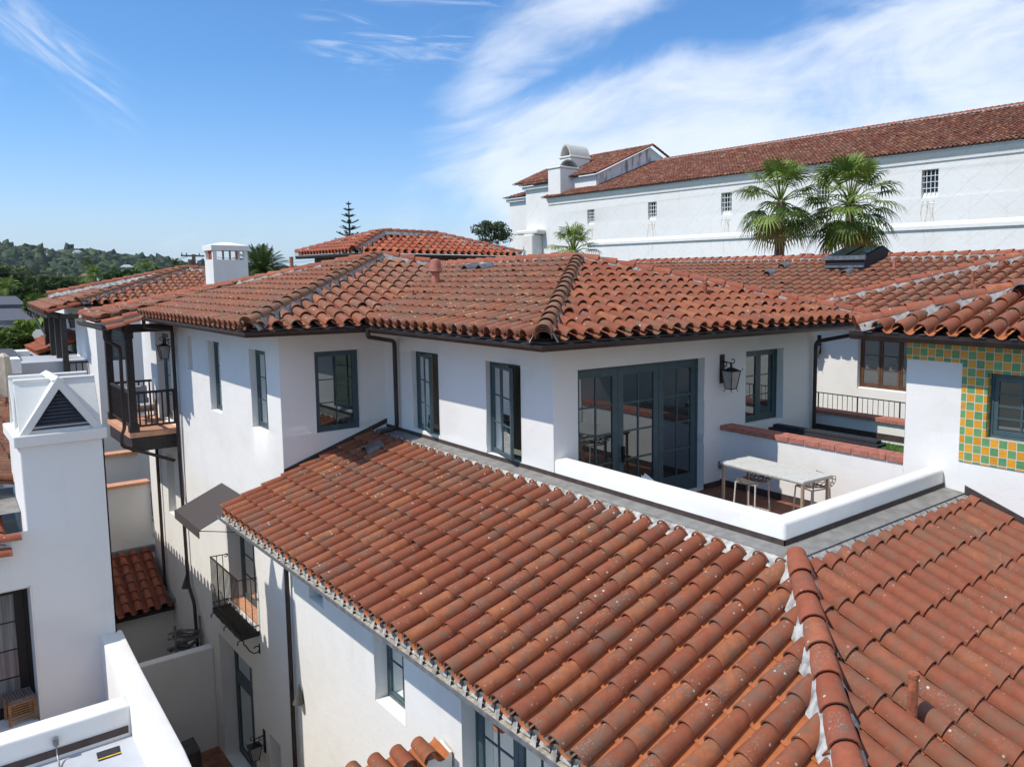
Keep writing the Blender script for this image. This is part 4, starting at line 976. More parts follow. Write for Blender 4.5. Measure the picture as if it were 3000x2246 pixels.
# ================================================================== LONG RIDGE ROOF at the right rear
lg = thing('ridge_roofed_house', 'long low clay roof at the right rear carrying the black skylight', 'building', (19, 18, GZ))
XR, ZR = 21., 10.79
a_, b_ = Vector((16.2, 29., 9.33)), Vector((16.2, 4., 9.33))
ya_ = at(1850, 778, x=XR).y; yz = 4.
rg = roof([([(16.2, ya_, 9.33), (XR, ya_, ZR), (XR, yz, ZR), (16.2, yz, 9.33)], 3, dict(ins=(1,), inset=.12))], lg, ['tile_old', 'pan', 'under'], w=.31, e=.40)
cm = MB(); mm = MB(); caps((XR, yz, ZR), (XR, ya_, ZR+.001), .12, lift=.12, mb=cm, mm=mm, end=False); build(cm, 'ridge_tiles', ['cap'], rg, smooth=40); build(mm, 'mortar', ['mortar_grey'], rg)
mb = MB(); mb.box(17, 25, yz, ya_-.3, GZ, 9.3); build(mb, 'wall', ['wall'], lg)
mb = MB(); mb.add([(XR, ya_, ZR), (XR, yz, ZR), (25.8, yz, 9.33), (25.8, ya_, 9.33)], [(0, 1, 2, 3)][::-1]); mb.add([(16.4, ya_, 9.3), (XR, ya_, ZR-.02), (25.6, ya_, 9.3)], [(0, 1, 2)]); build(mb, 'rear_slope', ['tile_far'], lg)
PLG = [(16.2, ya_, 9.33), (XR, ya_, ZR), (XR, yz, ZR)]
for u, v in ((2245, 822), (2288, 800), (2472, 822), (2508, 800), (2548, 782)): cowl(onplane(u, v, PLG)+uz*.14, 1, .14, lg)
vent(onplane(2619, 805, PLG), .45, .045, 'pipe_pink', parent=lg); 
for u in (2352, 2372, 2420): vent(at(u, 752, x=XR+.8), .1, .09, 'pipe_pink', 'chimney_pot', parent=lg)
sk = thing('skylight', 'black framed pitched skylight standing on the right rear roof ridge', 'skylight', tuple(at(2480, 770, x=20.2)))
s0 = at(2418, 765, x=19.7); s1 = at(2532, 775, x=19.7); zl = s0.z-.03; ym0, ym1 = s1.y, s0.y
mb = MB(); hh = .34
mb.add([(19.7, ym0, zl-.4), (19.7, ym1, zl-.4), (21.0, ym1, zl-.4), (21.0, ym0, zl-.4), (19.7, ym0, zl+hh*.45), (19.7, ym1, zl+hh*.45), (20.7, ym1, zl+hh+.12), (20.7, ym0, zl+hh+.12), (21.5, ym1, zl+hh*.4), (21.5, ym0, zl+hh*.4)],
       [(1, 0, 4, 5), (0, 3, 9, 7, 4), (5, 6, 8, 2, 1), (6, 7, 9, 8)]); build(mb, 'frame', ['mat_black'], sk)
mb = MB(); wy = (ym1-ym0)/2; zz0, zz1 = zl+hh*.45, zl+hh+.12
for k in range(2):
    a = ym0+wy*k+.05; b = ym0+wy*(k+1)-.05; f_ = lambda x: zz0+(zz1-zz0)*(x-19.7)+.012
    mb.quad((19.76, b, f_(19.76)), (19.76, a, f_(19.76)), (20.64, a, f_(20.64)), (20.64, b, f_(20.64)))
build(mb, 'pane', ['glass_deep'], sk)
mb = MB(); mb.box(19.64, 19.70, ym0-.05, ym1+.05, zz0-.10, zz0+.02); mb.box(19.66, 19.70, ym0, ym1, zl-.16, zl-.1); build(mb, 'sill_bar', ['grey_metal'], sk)

# ================================================================== MISSION BUILDING
ms = thing('mission_church', 'huge old white mission style building with barred windows on the right horizon', 'building', (46, 40, GZ))
XM = 46.
ez = (at(1600, 592, x=XM).z+at(3000, 407, x=XM).z)/2; yl = at(1608, 600, x=XM).y
w = Walls(); hs = []
for u, v, pw, ph in ((1731, 636, 21, 42), (1911, 618, 25, 50), (2128, 597, 30, 62), (2412, 560, 34, 64), (2724, 538, 46, 78)):
    a = at(u-pw/2, v-ph/2, x=XM); b = at(u+pw/2, v+ph/2, x=XM); hs.append((b.y, a.y, b.z, a.z, .45))
w.wall('x', XM, 8., yl, GZ, ez+.1, hs); w.wall('y', 8., XM, 60, GZ, ez)
build(w.mesh(), 'wall', ['mission'], ms, weld=True, bevel=.05, smooth=50)
for h in hs:
    mb = MB()
    for i in range(1, 4): a = h[0]+(h[1]-h[0])*i/4; mb.box(XM+.12, XM+.16, a-.018, a+.018, h[2]+.1, h[3])
    for i in range(1, 4): z = h[2]+.2+(h[3]-h[2]-.2)*i/4; mb.box(XM+.10, XM+.15, h[0], h[1], z-.018, z+.018)
    wo_ = build(mb, 'window', ['white_trim'], ms)
    mb = MB(); mb.quad((XM+.4, h[1], h[2]), (XM+.4, h[0], h[2]), (XM+.4, h[0], h[3]), (XM+.4, h[1], h[3])); build(mb, 'pane', ['glass_deep'], wo_)
    mb = MB(); mb.add([(XM-.02, h[0], h[2]-.35), (XM-.02, h[1], h[2]-.35), (XM+.3, h[1], h[2]+.35), (XM+.3, h[0], h[2]+.35)], [(0, 1, 2, 3)][::-1]); build(mb, 'sill', ['wall'], wo_)
    mb = MB()
    for k in range(4):
        y = h[0]+(h[1]-h[0])*(.15+.25*k+.05*nrs.rand()); z = h[2]-.35; ww = .02+.03*nrs.rand(); pts = []
        L_ = (h[1]-h[0])*(1.2+1.6*nrs.rand())
        for s_ in range(7): yy = y+(.10*(h[1]-h[0]))*math.sin(s_*(.7+.5*nrs.rand())+k*1.9); t = s_/6; pts += [(XM-.006, yy-ww*(1.1-t), z-L_*t+.15), (XM-.006, yy+ww*(1.1-t), z-L_*t+.15)]
        mb.add(pts, [(2*i, 2*i+1, 2*i+3, 2*i+2) for i in range(6)])
    build(mb, 'rust_stain', ['rust_stain'], wo_)
bz_ = at(3000, 655, x=XM).z; b2 = at(1720, 722, x=XM).z; zb_ = (bz_+b2)/2; ybl = at(1720, 722, x=XM).y
mb = MB(); mb.add([(XM, 8, zb_+.45), (XM-.13, 8, zb_+.2), (XM-.13, 8, zb_), (XM, 8, zb_-.02), (XM, ybl, zb_+.45), (XM-.13, ybl, zb_+.2), (XM-.13, ybl, zb_), (XM, ybl, zb_-.02)], [(0, 1, 5, 4), (1, 2, 6, 5), (2, 3, 7, 6), (4, 5, 6, 7)])
build(mb, 'string_course', ['mission'], ms)
mb = MB(); mb.add([(XM, 8, ez-.55), (XM-.08, 8, ez-.5), (XM-.10, 8, ez-.3), (XM-.26, 8, ez-.1), (XM-.30, 8, ez+.10)]+[(XM, yl, ez-.55), (XM-.08, yl, ez-.5), (XM-.10, yl, ez-.3), (XM-.26, yl, ez-.1), (XM-.30, yl, ez+.10)], [(i, i+1, i+6, i+5) for i in range(4)]); build(mb, 'cornice', ['mission'], ms)
rxm = 54.6; rzm = ez+.1+(rxm-(XM-.42))*.4; yr0 = at(1965, 474, x=rxm).y
rm = roof([([(XM-.42, 8., ez+.1), (XM-.42, yl+.6, ez+.1), (rxm, yl+.6, rzm), (rxm, 8., rzm)], 0, dict(keep=(3,)))], ms, ['mission_tile', 'under', 'under'], w=.31, hi=False, e=.36, jit=2.2, pans=False)
cm = MB(); mm = MB(); caps((rxm, 8, rzm), (rxm, yr0+1, rzm+.001), .15, lift=.12, mb=cm, mm=mm, end=False, e=.42); build(cm, 'ridge_tiles', ['cap'], rm, smooth=40); build(mm, 'mortar', ['mortar'], rm)
# cross wing with streaked gable and two arched chimneys
RP = [(XM-.42, 8., ez+.1), (rxm, 8., rzm), (rxm, 30., rzm)]
k0 = onplane(1747, 548, RP); xg, yg = k0.x, k0.y
gl0 = at(1747, 511, x=xg); gpk = at(1905, 432, y=yg); gre = at(1968, 476, y=yg); ygl = at(1672, 520, x=xg).y
ez2 = gl0.z; halfw = gpk.x-xg
w = Walls(); w.wall('x', xg, yg, ygl+6, ez-2, ez2); build(w.mesh(), 'wall', ['mission'], ms)
mb = MB(); mb.add([(xg, yg, ez-1), (xg, yg, ez2), (gpk.x, yg, gpk.z), (xg+2*halfw, yg, ez2), (xg+2*halfw, yg, ez-1)], [(4, 3, 2, 1, 0)][::-1]); build(mb, 'gable', ['gable'], ms)
yend = at(1603, 505, x=gpk.x-1).y
rm2 = roof([([(xg-.4, yg-.4, ez2+.02), (xg-.4, ygl+9, ez2+.02), (gpk.x, ygl+9, gpk.z+.15), (gpk.x, yg-.4, gpk.z+.15)], 0, {})], ms, ['mission_tile', 'under', 'under'], hi=False, e=.36, jit=2.2, pans=False)
cm = MB(); caps((xg-.4, yg-.3, ez2+.1), (gpk.x, yg-.3, gpk.z+.2), .15, lift=.0, mortar=False, mb=cm, end=False); caps((gpk.x*2-xg+.4, yg-.3, ez2+.1), (gpk.x, yg-.3, gpk.z+.2), .15, lift=.0, mortar=False, mb=cm, end=False)
build(cm, 'rake_tiles', ['cap'], rm2, smooth=40)
# lower left parts
XL1 = XM+1.0; XL2 = XM+2.6
yA, yB = at(1612, 520, x=XL1).y, at(1540, 540, x=XL1).y; zA = at(1523, 552, x=XL1).z
yC = at(1493, 590, x=XL2).y; zC = at(1500, 585, x=XL2).z
a = at(1568, 575, x=XL1)
w = Walls(); w.wall('x', XL1, yl-.5, yB, GZ, zA); w.wall('x', XL2, yB-.5, yC, GZ, zC); build(w.mesh(), 'wall', ['mission'], ms)
mb = MB(); mb.box(XL1-.3, XL1, yl-.5, yB+.2, zA-.3, zA); mb.box(XL2-.3, XL2, yB, yC+.2, zC-.3, zC); build(mb, 'cornice', ['mission'], ms)
c0 = at(1605, 737, x=XL1-.6); mb = MB(); zz = at(1540, 690, x=XL1).z; mb.box(XL1-1.1, XL1, at(1600, 700, x=XL1).y, yB+.3, zz, zz+.45)
mb.box(XL1-1.3, XL1, at(1590, 720, x=XL1).y, at(1562, 720, x=XL1).y, zz-3.2, zz-.02); build(mb, 'bracket', ['mission'], ms, bevel=.15)
rm3 = roof([([(XL1-.5, yl-.5, zA+.05), (XL1-.5, yB+.5, zA+.05), (XL1+4.2, yB-1.5, zA+1.9), (XL1+4.2, yl-.5, zA+1.9)], 0, {}), ([(XL2-.5, yB, zC+.05), (XL2-.5, yC+.5, zC+.05), (XL2+2.4, yC-1, zC+1.1), (XL2+2.4, yB, zC+1.1)], 0, {})], ms, ['mission_tile', 'under', 'under'], hi=False, e=.36, jit=2.2, pans=False)
def arch_chimney(xw, u0, u1, vtop, vbody, vbase, depth, open_ax):
    p = at(u0, vbody, x=xw); q_ = at(u1, vbody, x=xw); ya0, ya1 = q_.y, p.y; zb = p.z; zt = at(u0, vtop, x=xw).z; zlow = max(ez+.12, at(u0, vbase, x=xw).z)
    mb = MB(); mb.box(xw, xw+depth, ya0, ya1, zlow, zb); mb.box(xw-.1, xw+depth+.1, ya0-.1, ya1+.1, zb, zb+.18)
    c_ = build(mb, 'chimney', ['mission'], ms, bevel=.06)
    mb = MB(); k = 12; H = zt-zb-.18
    for ro, fl in ((1., False), (.84, True)):
        vs = []
        for t in (0, 1):
            for i in range(k+1):
                a = math.pi*i/k; hh_ = H*ro*(1-abs(math.cos(a))**2.1)**.78
                if open_ax == 'x': vs.append((xw+depth*t, (ya0+ya1)/2+(ya1-ya0)/2*ro*math.cos(a), zb+.18+hh_))
                else: vs.append((xw+depth/2+depth/2*ro*math.cos(a), ya0+(ya1-ya0)*t, zb+.18+hh_))
        mb.add(vs, [(i, i+1, k+2+i, k+1+i) for i in range(k)])
    n_ = 2*(k+1)
    for t in (0, 1):
        for i in range(k): a = t*(k+1)+i; mb.f.append((a, a+1, n_+a+1, n_+a)); mb.mi.append(0); mb.t.append(.5)
    build(mb, 'hood', ['moldy'], c_, smooth=40)
arch_chimney(XM+.0, 1605, 1641, 470, 497, 585, 2.2, 'y')
arch_chimney(XM+2.6, 1640, 1672, 425, 466, 510, 2.4, 'x')
#PART3
# ================================================================== OBJECTS ON AND AROUND THE HOUSES
def spiral(c, ax1, ax2, r0, r1, a0, a1, n=16):
    c = Vector(c); a = Vector(ax1); b = Vector(ax2)
    return [c+a*((r0+(r1-r0)*i/n)*math.cos(a0+(a1-a0)*i/n))+b*((r0+(r1-r0)*i/n)*math.sin(a0+(a1-a0)*i/n)) for i in range(n+1)]
def lantern(label, loc, rz, s=1.):
    """wall lantern; local +X points away from the wall"""
    t = thing('wall_lantern', label, 'lantern', loc, rz, 'wall lanterns')
    mb = MB(); mb.box(0, .02*s, -.06*s, .06*s, -.30*s, .24*s)
    build(mb, 'wall_plate', ['black'], t, local=True)
    mb = MB(); mb.tube([(0, 0, .12*s), (.16*s, 0, .10*s), (.25*s, 0, .10*s)], .012*s, 6)
    mb.tube(spiral((.27*s, 0, .14*s), (1, 0, 0), (0, 0, 1), .045*s, .03*s, -1.6, 3.), .009*s, 6)
    mb.tube(spiral((.08*s, 0, .05*s), (1, 0, 0), (0, 0, 1), .06*s, .02*s, 2.4, -3.2), .009*s, 6)
    mb.tube([(.23*s, 0, .10*s), (.23*s, 0, .0)], .02*s, 8)
    build(mb, 'bracket', ['black'], t, local=True)
    mb = MB(); cx_ = .23*s; w0, w1 = .125*s, .075*s; z0, z1 = -.05*s, -.38*s
    mb.add([(cx_-w0*1.1, -w0*1.1, z0), (cx_+w0*1.1, -w0*1.1, z0), (cx_+w0*1.1, w0*1.1, z0), (cx_-w0*1.1, w0*1.1, z0), (cx_, 0, .03*s)], [(3, 2, 1, 0), (0, 1, 4), (1, 2, 4), (2, 3, 4), (3, 0, 4)])
    for i, j in ((-1, -1), (1, -1), (1, 1), (-1, 1)):
        mb.beam((cx_+w0*i, w0*j, z0), (cx_+w1*i, w1*j, z1), .014*s, .014*s)
        mb.tube([(cx_+w1*i, w1*j, z1), (cx_+w1*i*1.05, w1*j*1.05, z1-.03*s), (cx_+w1*i*1.3, w1*j*1.3, z1-.055*s)], .006*s, 5)
        mb.tube([(cx_+w0*i*1.05, w0*j*1.05, z0), (cx_+w0*i*1.25, w0*j*1.25, z0+.05*s)], .006*s, 5)
    for a in range(4):
        p = [(-1, -1), (1, -1), (1, 1), (-1, 1)]; q = p[(a+1) % 4]; p = p[a]
        mb.beam((cx_+w1*p[0], w1*p[1], z1), (cx_+w1*q[0], w1*q[1], z1), .014*s, .014*s)
    build(mb, 'frame', ['black'], t, local=True)
    mb = MB(); v = [(cx_+w*i, w*j, z) for w, z in ((w0*.96, z0), (w1*.96, z1)) for i, j in ((-1, -1), (1, -1), (1, 1), (-1, 1))]
    mb.add(v, [(i, (i+1) % 4, 4+(i+1) % 4, 4+i) for i in range(4)]+[(4, 5, 6, 7)]); build(mb, 'lamp_glass', ['lamp_glass'], t, local=True)
    return t
lantern('black iron lantern beside the large teal terrace doors', (11.30, YA, 8.65), -math.pi/2, 1.)
lantern('black iron lantern by the narrow door of the timber balcony', (XD, 23.35, 8.62), math.pi, 1.)
lantern('rusty lantern low in the shade beside the tall ground floor door', tuple(at(776, 2165, x=XD)), math.pi, .95)
lantern('dark lantern casting a long shadow next to the brown window', (XE, 11.43, 8.70), math.pi, .85)
lantern('small far lantern between the two timber porches', tuple(at(233, 930, x=5.19)), math.pi, 1.)
q = at(2108, 1360, y=YA); ob = MB(); ob.box(q.x-.05, q.x+.05, YA-.07, YA-.001, q.z-.07, q.z+.07)
o = build(ob, 'outlet_box', ['grey_metal'], bevel=.012); o['label'] = 'small grey electrical box low on the wall beside the high table'; o['category'] = 'outlet box'

# high table and two stools
tb = thing('high_table', 'tall narrow table with a speckled terrazzo top on the terrace', 'table', (10.12, 7.66, 6.40), R(-3.5))
mb = MB(); mb.box(-.34, .34, -.86, .86, .86, .90); build(mb, 'tabletop', ['terrazzo'], tb, local=True, bevel=.006)
mb = MB(); mb.box(-.33, .33, -.85, .85, .842, .859); build(mb, 'frame', ['beige_metal'], tb, local=True)
for i in (-1, 1):
    for j in (-1, 1): mb = MB(); mb.box(.30*i-.02, .30*i+.02, .82*j-.02, .82*j+.02, 0, .842); build(mb, 'leg', ['beige_metal'], tb, local=True)
def stool(label, loc, rz):
    t = thing('bar_stool', label, 'stool', loc, rz, 'perforated stools at the terrace table')
    # lattice shell: seat curving up into a low back at +x
    nx, ny = 8, 6; bm = bmesh.new(); gv = []
    r_ = random.Random(5)
    for i in range(nx+1):
        for j in range(ny+1):
            u = i/nx; v = j/ny*2-1
            jx = (r_.random()-.5)*.055 if 0 < i < nx else 0; jy = (r_.random()-.5)*.16 if 0 < j < ny else 0
            if j % 2 and 0 < i < nx: u += .5/nx
            u += jx; v += jy
            wd = .225*(1-.25*max(0, .35-u)/.35)
            if u < .62: x = -.22+u/.62*.40; z = .66+.022*(abs(v)**2)+.012*math.cos(u*5)
            else: a = (u-.62)/.38; x = .18+.10*math.sin(min(1, a*1.4)*1.45)*.8; z = .672+.07*a*a+.08*a+.01*(v*v)
            gv.append(bm.verts.new((x, v*wd, z)))
    for i in range(nx):
        for j in range(ny):
            a = i*(ny+1)+j; bm.faces.new((gv[a], gv[a+ny+1], gv[a+ny+2], gv[a+1]))
    bm.normal_update(); r = bmesh.ops.inset_individual(bm, faces=bm.faces[:], thickness=.015, depth=0)
    # the original faces are the shrunken inner ones: open them
    inner = [f for f in bm.faces if f not in set(r['faces'])]
    bmesh.ops.delete(bm, geom=inner, context='FACES')
    bmesh.ops.solidify(bm, geom=bm.faces[:], thickness=.006)
    me = bpy.data.meshes.new('seat_shell'); bm.to_mesh(me); bm.free(); me.materials.append(M['ivory_dark']); so_ = bpy.data.objects.new('seat', me); COL.objects.link(so_); so_.parent = t
    mb = MB(); fr = [(-.19, -.19), (-.19, .19), (.17, .19), (.17, -.19)]
    for i in range(4): mb.tube([(fr[i][0], fr[i][1], .645), (fr[(i+1) % 4][0], fr[(i+1) % 4][1], .645)], .011, 6)
    build(mb, 'seat_frame', ['beige_metal'], t, local=True)
    ft = [(a*1.22, b*1.12) for a, b in fr]
    for i in range(4): mb = MB(); mb.tube([(fr[i][0], fr[i][1], .65), (ft[i][0], ft[i][1], 0)], .013, 8); build(mb, 'leg', ['ivory'], t, local=True)
    mb = MB(); k = .25; mid = [(f0[0]+(f1[0]-f0[0])*(1-k), f0[1]+(f1[1]-f0[1])*(1-k), .645*k) for f0, f1 in zip(fr, ft)]
    for i in range(4): mb.tube([mid[i], mid[(i+1) % 4]], .010, 6)
    build(mb, 'footrest', ['ivory'], t, local=True)
    return t
M['ivory_dark'] = simple('taupe_plastic', (.20, .165, .135), .5, var=.05)
stool('ivory stool with perforated seat nearer the terrace doors', (9.98, 7.98, 6.40), R(4))
stool('ivory stool with perforated seat nearer the parapet corner', (10.42, 7.12, 6.40), R(-14))
ps = thing('lounge_chair', 'white curved lounge shell partly hidden behind the parapet by the glass doors', 'chair', (8.72, 9.0, 6.4))
mb = MB(); k = 10; vs = []
for i in range(k+1):
    for j in range(7):
        a = i/k; b = j/6*2-1; vs.append((.20*b*(1-.8*a*a), .22*a*a, .38+.34*a+.04*b*b))
mb.add(vs, [(i*7+j, i*7+j+1, i*7+j+8, i*7+j+7) for i in range(k) for j in range(6)]); o = build(mb, 'backrest', ['white_trim'], ps, local=True, smooth=60)
mb = MB(); mb.box(-.25, .25, -.45, .05, .36, .42); build(mb, 'seat', ['white_trim'], ps, local=True, bevel=.02)
mb = MB(); mb.tube([(0, -.2, 0), (0, -.2, .36)], .03, 8); mb.tube([(0, -.2, 0), (0, -.2, .02)], .2, 12); build(mb, 'pedestal', ['white_trim'], ps, local=True)

# roof court: framed skylight curb, artificial turf, railing, clay pot
sk2 = thing('roof_skylight', 'long black capped skylight box behind the brick topped divider wall', 'skylight', (12.4, 8.2, 6.98))
mb = MB(); mb.box(-.25, -.07, -1.15, 1.05, 0, .44); build(mb, 'curb', ['wall'], sk2, local=True)
mb = MB(); mb.box(-.31, -.02, -1.21, 1.11, .45, .50); mb.box(-.24, -.08, -1.15, 1.05, .50, .56); build(mb, 'frame', ['mat_black'], sk2, local=True, bevel=.01)
mb = MB(); nt = 9000
for i in range(nt):
    x = 11.7+rnd.random()*2.9; y = 6.1+rnd.random()*3.6
    if 12.05 < x < 12.85 and 7.0 < y < 9.3: continue
    a = rnd.random()*6.28; h = .03+.025*rnd.random(); dx, dy = math.cos(a)*.008, math.sin(a)*.008; lx, ly = (rnd.random()-.5)*.03, (rnd.random()-.5)*.03
    mb.add([(x-dx, y-dy, 6.985), (x+dx, y+dy, 6.985), (x+lx, y+ly, 6.985+h)], [(0, 1, 2)], 0, rnd.random())
mb.quad((11.6, 6.08, 6.986), (14.6, 6.08, 6.986), (14.6, 9.78, 6.986), (11.6, 9.78, 6.986))
build(mb, 'artificial_turf', ['grass'], kind='stuff', label='green artificial turf on the roof court', category='turf')
rl = thing('iron_railing', 'thin black iron railing in front of the brown shuttered window wall', 'railing', (15.6, 8.6, 7.0))
mb = MB(); mb.box(15.59, 15.615, 6.2, 12.5, 7.67, 7.69); build(mb, 'top_rail', ['black'], rl)
mb = MB(); mb.box(15.59, 15.61, 6.2, 12.5, 7.06, 7.08); build(mb, 'bottom_rail', ['black'], rl)
i = 0; y = 6.22
while y < 12.5:
    t_ = .024 if i % 8 == 2 else .010
    mb = MB(); mb.box(15.60-t_/2, 15.60+t_/2, y-t_/2, y+t_/2, 6.9, 7.68); build(mb, 'baluster', ['black'], rl); y += .128; i += 1
q = at(2543, 1312, z=7.1); pot = MB(); pot.tube([(q.x, q.y, 6.99), (q.x, q.y, 7.09), (q.x, q.y, 7.10)], [.07, .075, .06], 16)
o = build(pot, 'clay_pot', ['pipe'], smooth=40); o['label'] = 'small ribbed terracotta pot standing on the artificial turf'; o['category'] = 'pot'
# long corner rail seen over the parapet
# awning over the iron balcony door
aw = thing('awning', 'dark brown fabric awning over the balcony door on the white wall', 'awning', (XD, 18.7, 5.2))
yA_, yB_ = 17.70, 19.63
mb = MB(); top = [(XD-.02, yA_, 5.63), (XD-.02, yB_, 5.63), (4.24, yB_, 5.18), (4.24, yA_, 5.18)]
mb.add(top+[(x, y, z-.012) for x, y, z in top], [(3, 2, 1, 0), (4, 5, 6, 7), (0, 1, 5, 4), (1, 2, 6, 5), (2, 3, 7, 6), (3, 0, 4, 7)]); build(mb, 'canvas', ['canvas'], aw)
mb = MB(); mb.box(4.225, 4.238, yA_, yB_, 5.0, 5.168); build(mb, 'valance', ['canvas'], aw)
mb = MB(); mb.tube([(4.25, yA_-.04, 5.165), (4.25, yB_+.04, 5.165)], .014, 8); 
for y in (yA_-.03, yB_+.03): mb.tube([(4.25, y, 5.165), (XD, y, 4.92)], .010, 6)
build(mb, 'frame', ['black'], aw)
# Juliet balcony of wrought iron
jb = thing('iron_balcony', 'small wrought iron balcony with scroll brackets in front of the tall dark door', 'balcony', (XD, 18.4, 2.8))
jx, j0, j1, jf, jt = 4.86, 17.50, 19.48, 2.80, 4.0
mb = MB(); mb.box(jx, XD, j0, j1, jf-.09, jf-.07)
mb.box(jx-.015, jx, j0-.01, j1+.01, jf-.11, jf); mb.box(jx, XD, j0-.015, j0, jf-.11, jf); mb.box(jx, XD, j1, j1+.015, jf-.11, jf)
me_ = build(mb, 'floor_frame', ['black'], jb)
mb = MB()
y = j0
while y < j1: mb.box(jx, XD-.02, y, y+.022, jf-.06, jf-.03); y += .05
build(mb, 'floor_slats', ['black'], jb)
mb = MB(); mb.tube([(XD-.01, j0, jt-.02), (jx, j0, jt)], .013, 6); mb.beam((jx, j0-.01, jt), (jx, j1+.01, jt), .035, .014); mb.tube([(XD-.01, j1, jt-.02), (jx, j1, jt)], .013, 6)
for y in (j0, j1): mb.tube(spiral((XD-.06, y, jt-.045), (1, 0, 0), (0, 0, 1), .045, .02, 1.6, -3), .010, 6)
build(mb, 'handrail', ['black'], jb)
mb = MB(); mb.beam((jx, j0, jf+.12), (jx, j1, jf+.12), .02, .02); mb.beam((jx, j0, jf+.12), (XD, j0, jf+.12), .02, .02); mb.beam((jx, j1, jf+.12), (XD, j1, jf+.12), .02, .02); build(mb, 'lower_rail', ['black'], jb)
nb = 22
for i in range(nb+1):
    y = j0+(j1-j0)*i/nb; mb = MB(); mb.tube([(jx, y, jf-.05), (jx, y, jt)], .0085, 5)
    if i % 6 == 3:
        for s_ in (-1, 1): mb.tube(spiral((jx, y+s_*.028, jf+.55), (0, 1, 0), (0, 0, 1), .03, .012, 0, 5*s_), .006, 4)
    build(mb, 'baluster', ['black'], jb)
for y in (j0, j1):
    for k in (1, 2): mb = MB(); x = jx+(XD-jx)*k/3; mb.tube([(x, y, jf-.05), (x, y, jt-.01)], .0085, 5); build(mb, 'baluster', ['black'], jb)
for y in (j0+.03, (j0+j1)/2, j1-.03):
    mb = MB(); pts = spiral((jx+.0, y, jf-.18), (1, 0, 0), (0, 0, 1), .06, .065, 3.6, -.6, 10)
    pts += [Vector((jx+.10, y, jf-.26)), Vector((jx+.17, y, jf-.40)), Vector((jx+.25, y, jf-.48))]+spiral((jx+.30, y, jf-.40), (1, 0, 0), (0, 0, 1), .09, .05, -2.2, 2.6, 14)
    mb.tube(pts, .013, 6); mb.tube([(XD, y, jf-.30), (XD-.01, y, jf-.52)], .02, 6); build(mb, 'scroll_bracket', ['black'], jb, smooth=50)
mb = MB(); yy = 17.58
while yy < 19.45: mb.box(XD+.005, XD+.28, yy+.003, yy+.152, 2.862, 2.895, tint=nrs.rand()); yy += .155
build(mb, 'door_sill', ['brick_pale'], house)
# cone shaped wall lights
M['cone_grey'] = simple('matt_grey_metal', (.07, .065, .062), .7)
for (u, v, lab) in ((548, 1700, 'small grey cone wall light below the bent downspout'), (879, 2030, 'small grey cone wall light next to the straight downspout')):
    q = at(u, v, x=XD-.05); mb = MB(); mb.tube([(XD-.085, q.y, q.z-.19), (XD-.06, q.y, q.z+.2)], [.11, .004], 14)
    o = build(mb, 'cone_light', ['cone_grey']); o['label'] = lab; o['category'] = 'wall light'; o['group'] = 'cone wall lights'
# things at the left house
mt = thing('door_mat', 'small black mat with a yellow stripe on the white flat roof', 'mat', (1.93, 12.1, 3.0), R(3))
pc = [at(u, v, z=3.01) for u, v in ((282, 2205), (350, 2183), (355, 2208), (288, 2230))]; pc = [at(u, v, z=3.742) for u, v in ((282, 2205), (350, 2183), (355, 2208), (288, 2230))]; pc = [p.copy() for p in pc]
bpy.data.objects.remove(mt)
cen = sum(pc, Vector())/4; mt = thing('door_mat', 'small black mat with a yellow stripe on the white flat roof', 'mat', tuple(cen))
mb = MB(); mb.prism([pc[3], pc[2], pc[1], pc[0]], (0, 0, .008)); build(mb, 'mat', ['mat_black'], mt, bevel=.004)
mb = MB(); f = lambda a, b, t: a+(b-a)*t
st = [f(pc[3], pc[0], .10), f(pc[2], pc[1], .10), f(pc[2], pc[1], .20), f(pc[3], pc[0], .20)]; mb.prism([p+uz*.0085 for p in st], (0, 0, .003)); build(mb, 'stripe', ['yellow'], mt)
q = at(62, 2028, z=3.28)
stl = thing('slatted_stool', 'slatted teak stool in the doorway at the lower left', 'stool', (1.04, 16.13, 3.0), R(6))
for i in range(9): mb = MB(); mb.box(-.17+.0395*i, -.17+.0395*i+.026, -.17, .17, .44, .46); build(mb, 'slat', ['teak_grey'], stl, local=True)
mb = MB(); mb.box(-.19, .19, -.20, -.165, .40, .462); mb.box(-.19, .19, .165, .20, .40, .462); build(mb, 'frame', ['teak_grey'], stl, local=True)
for i in (-1, 1):
    for j in (-1, 1): mb = MB(); mb.box(.17*i-.02, .17*i+.02, .17*j-.02, .17*j+.02, 0, .40); build(mb, 'leg', ['teak'], stl, local=True)
mb = MB()
for z in (.16, .20, .24, .28, .32): mb.box(-.15, .15, -.18, -.17, z, z+.02)
mb.box(-.15, .15, -.19, -.16, .10, .13); mb.box(-.15, .15, -.19, -.16, .36, .40); build(mb, 'rail', ['teak'], stl, local=True)
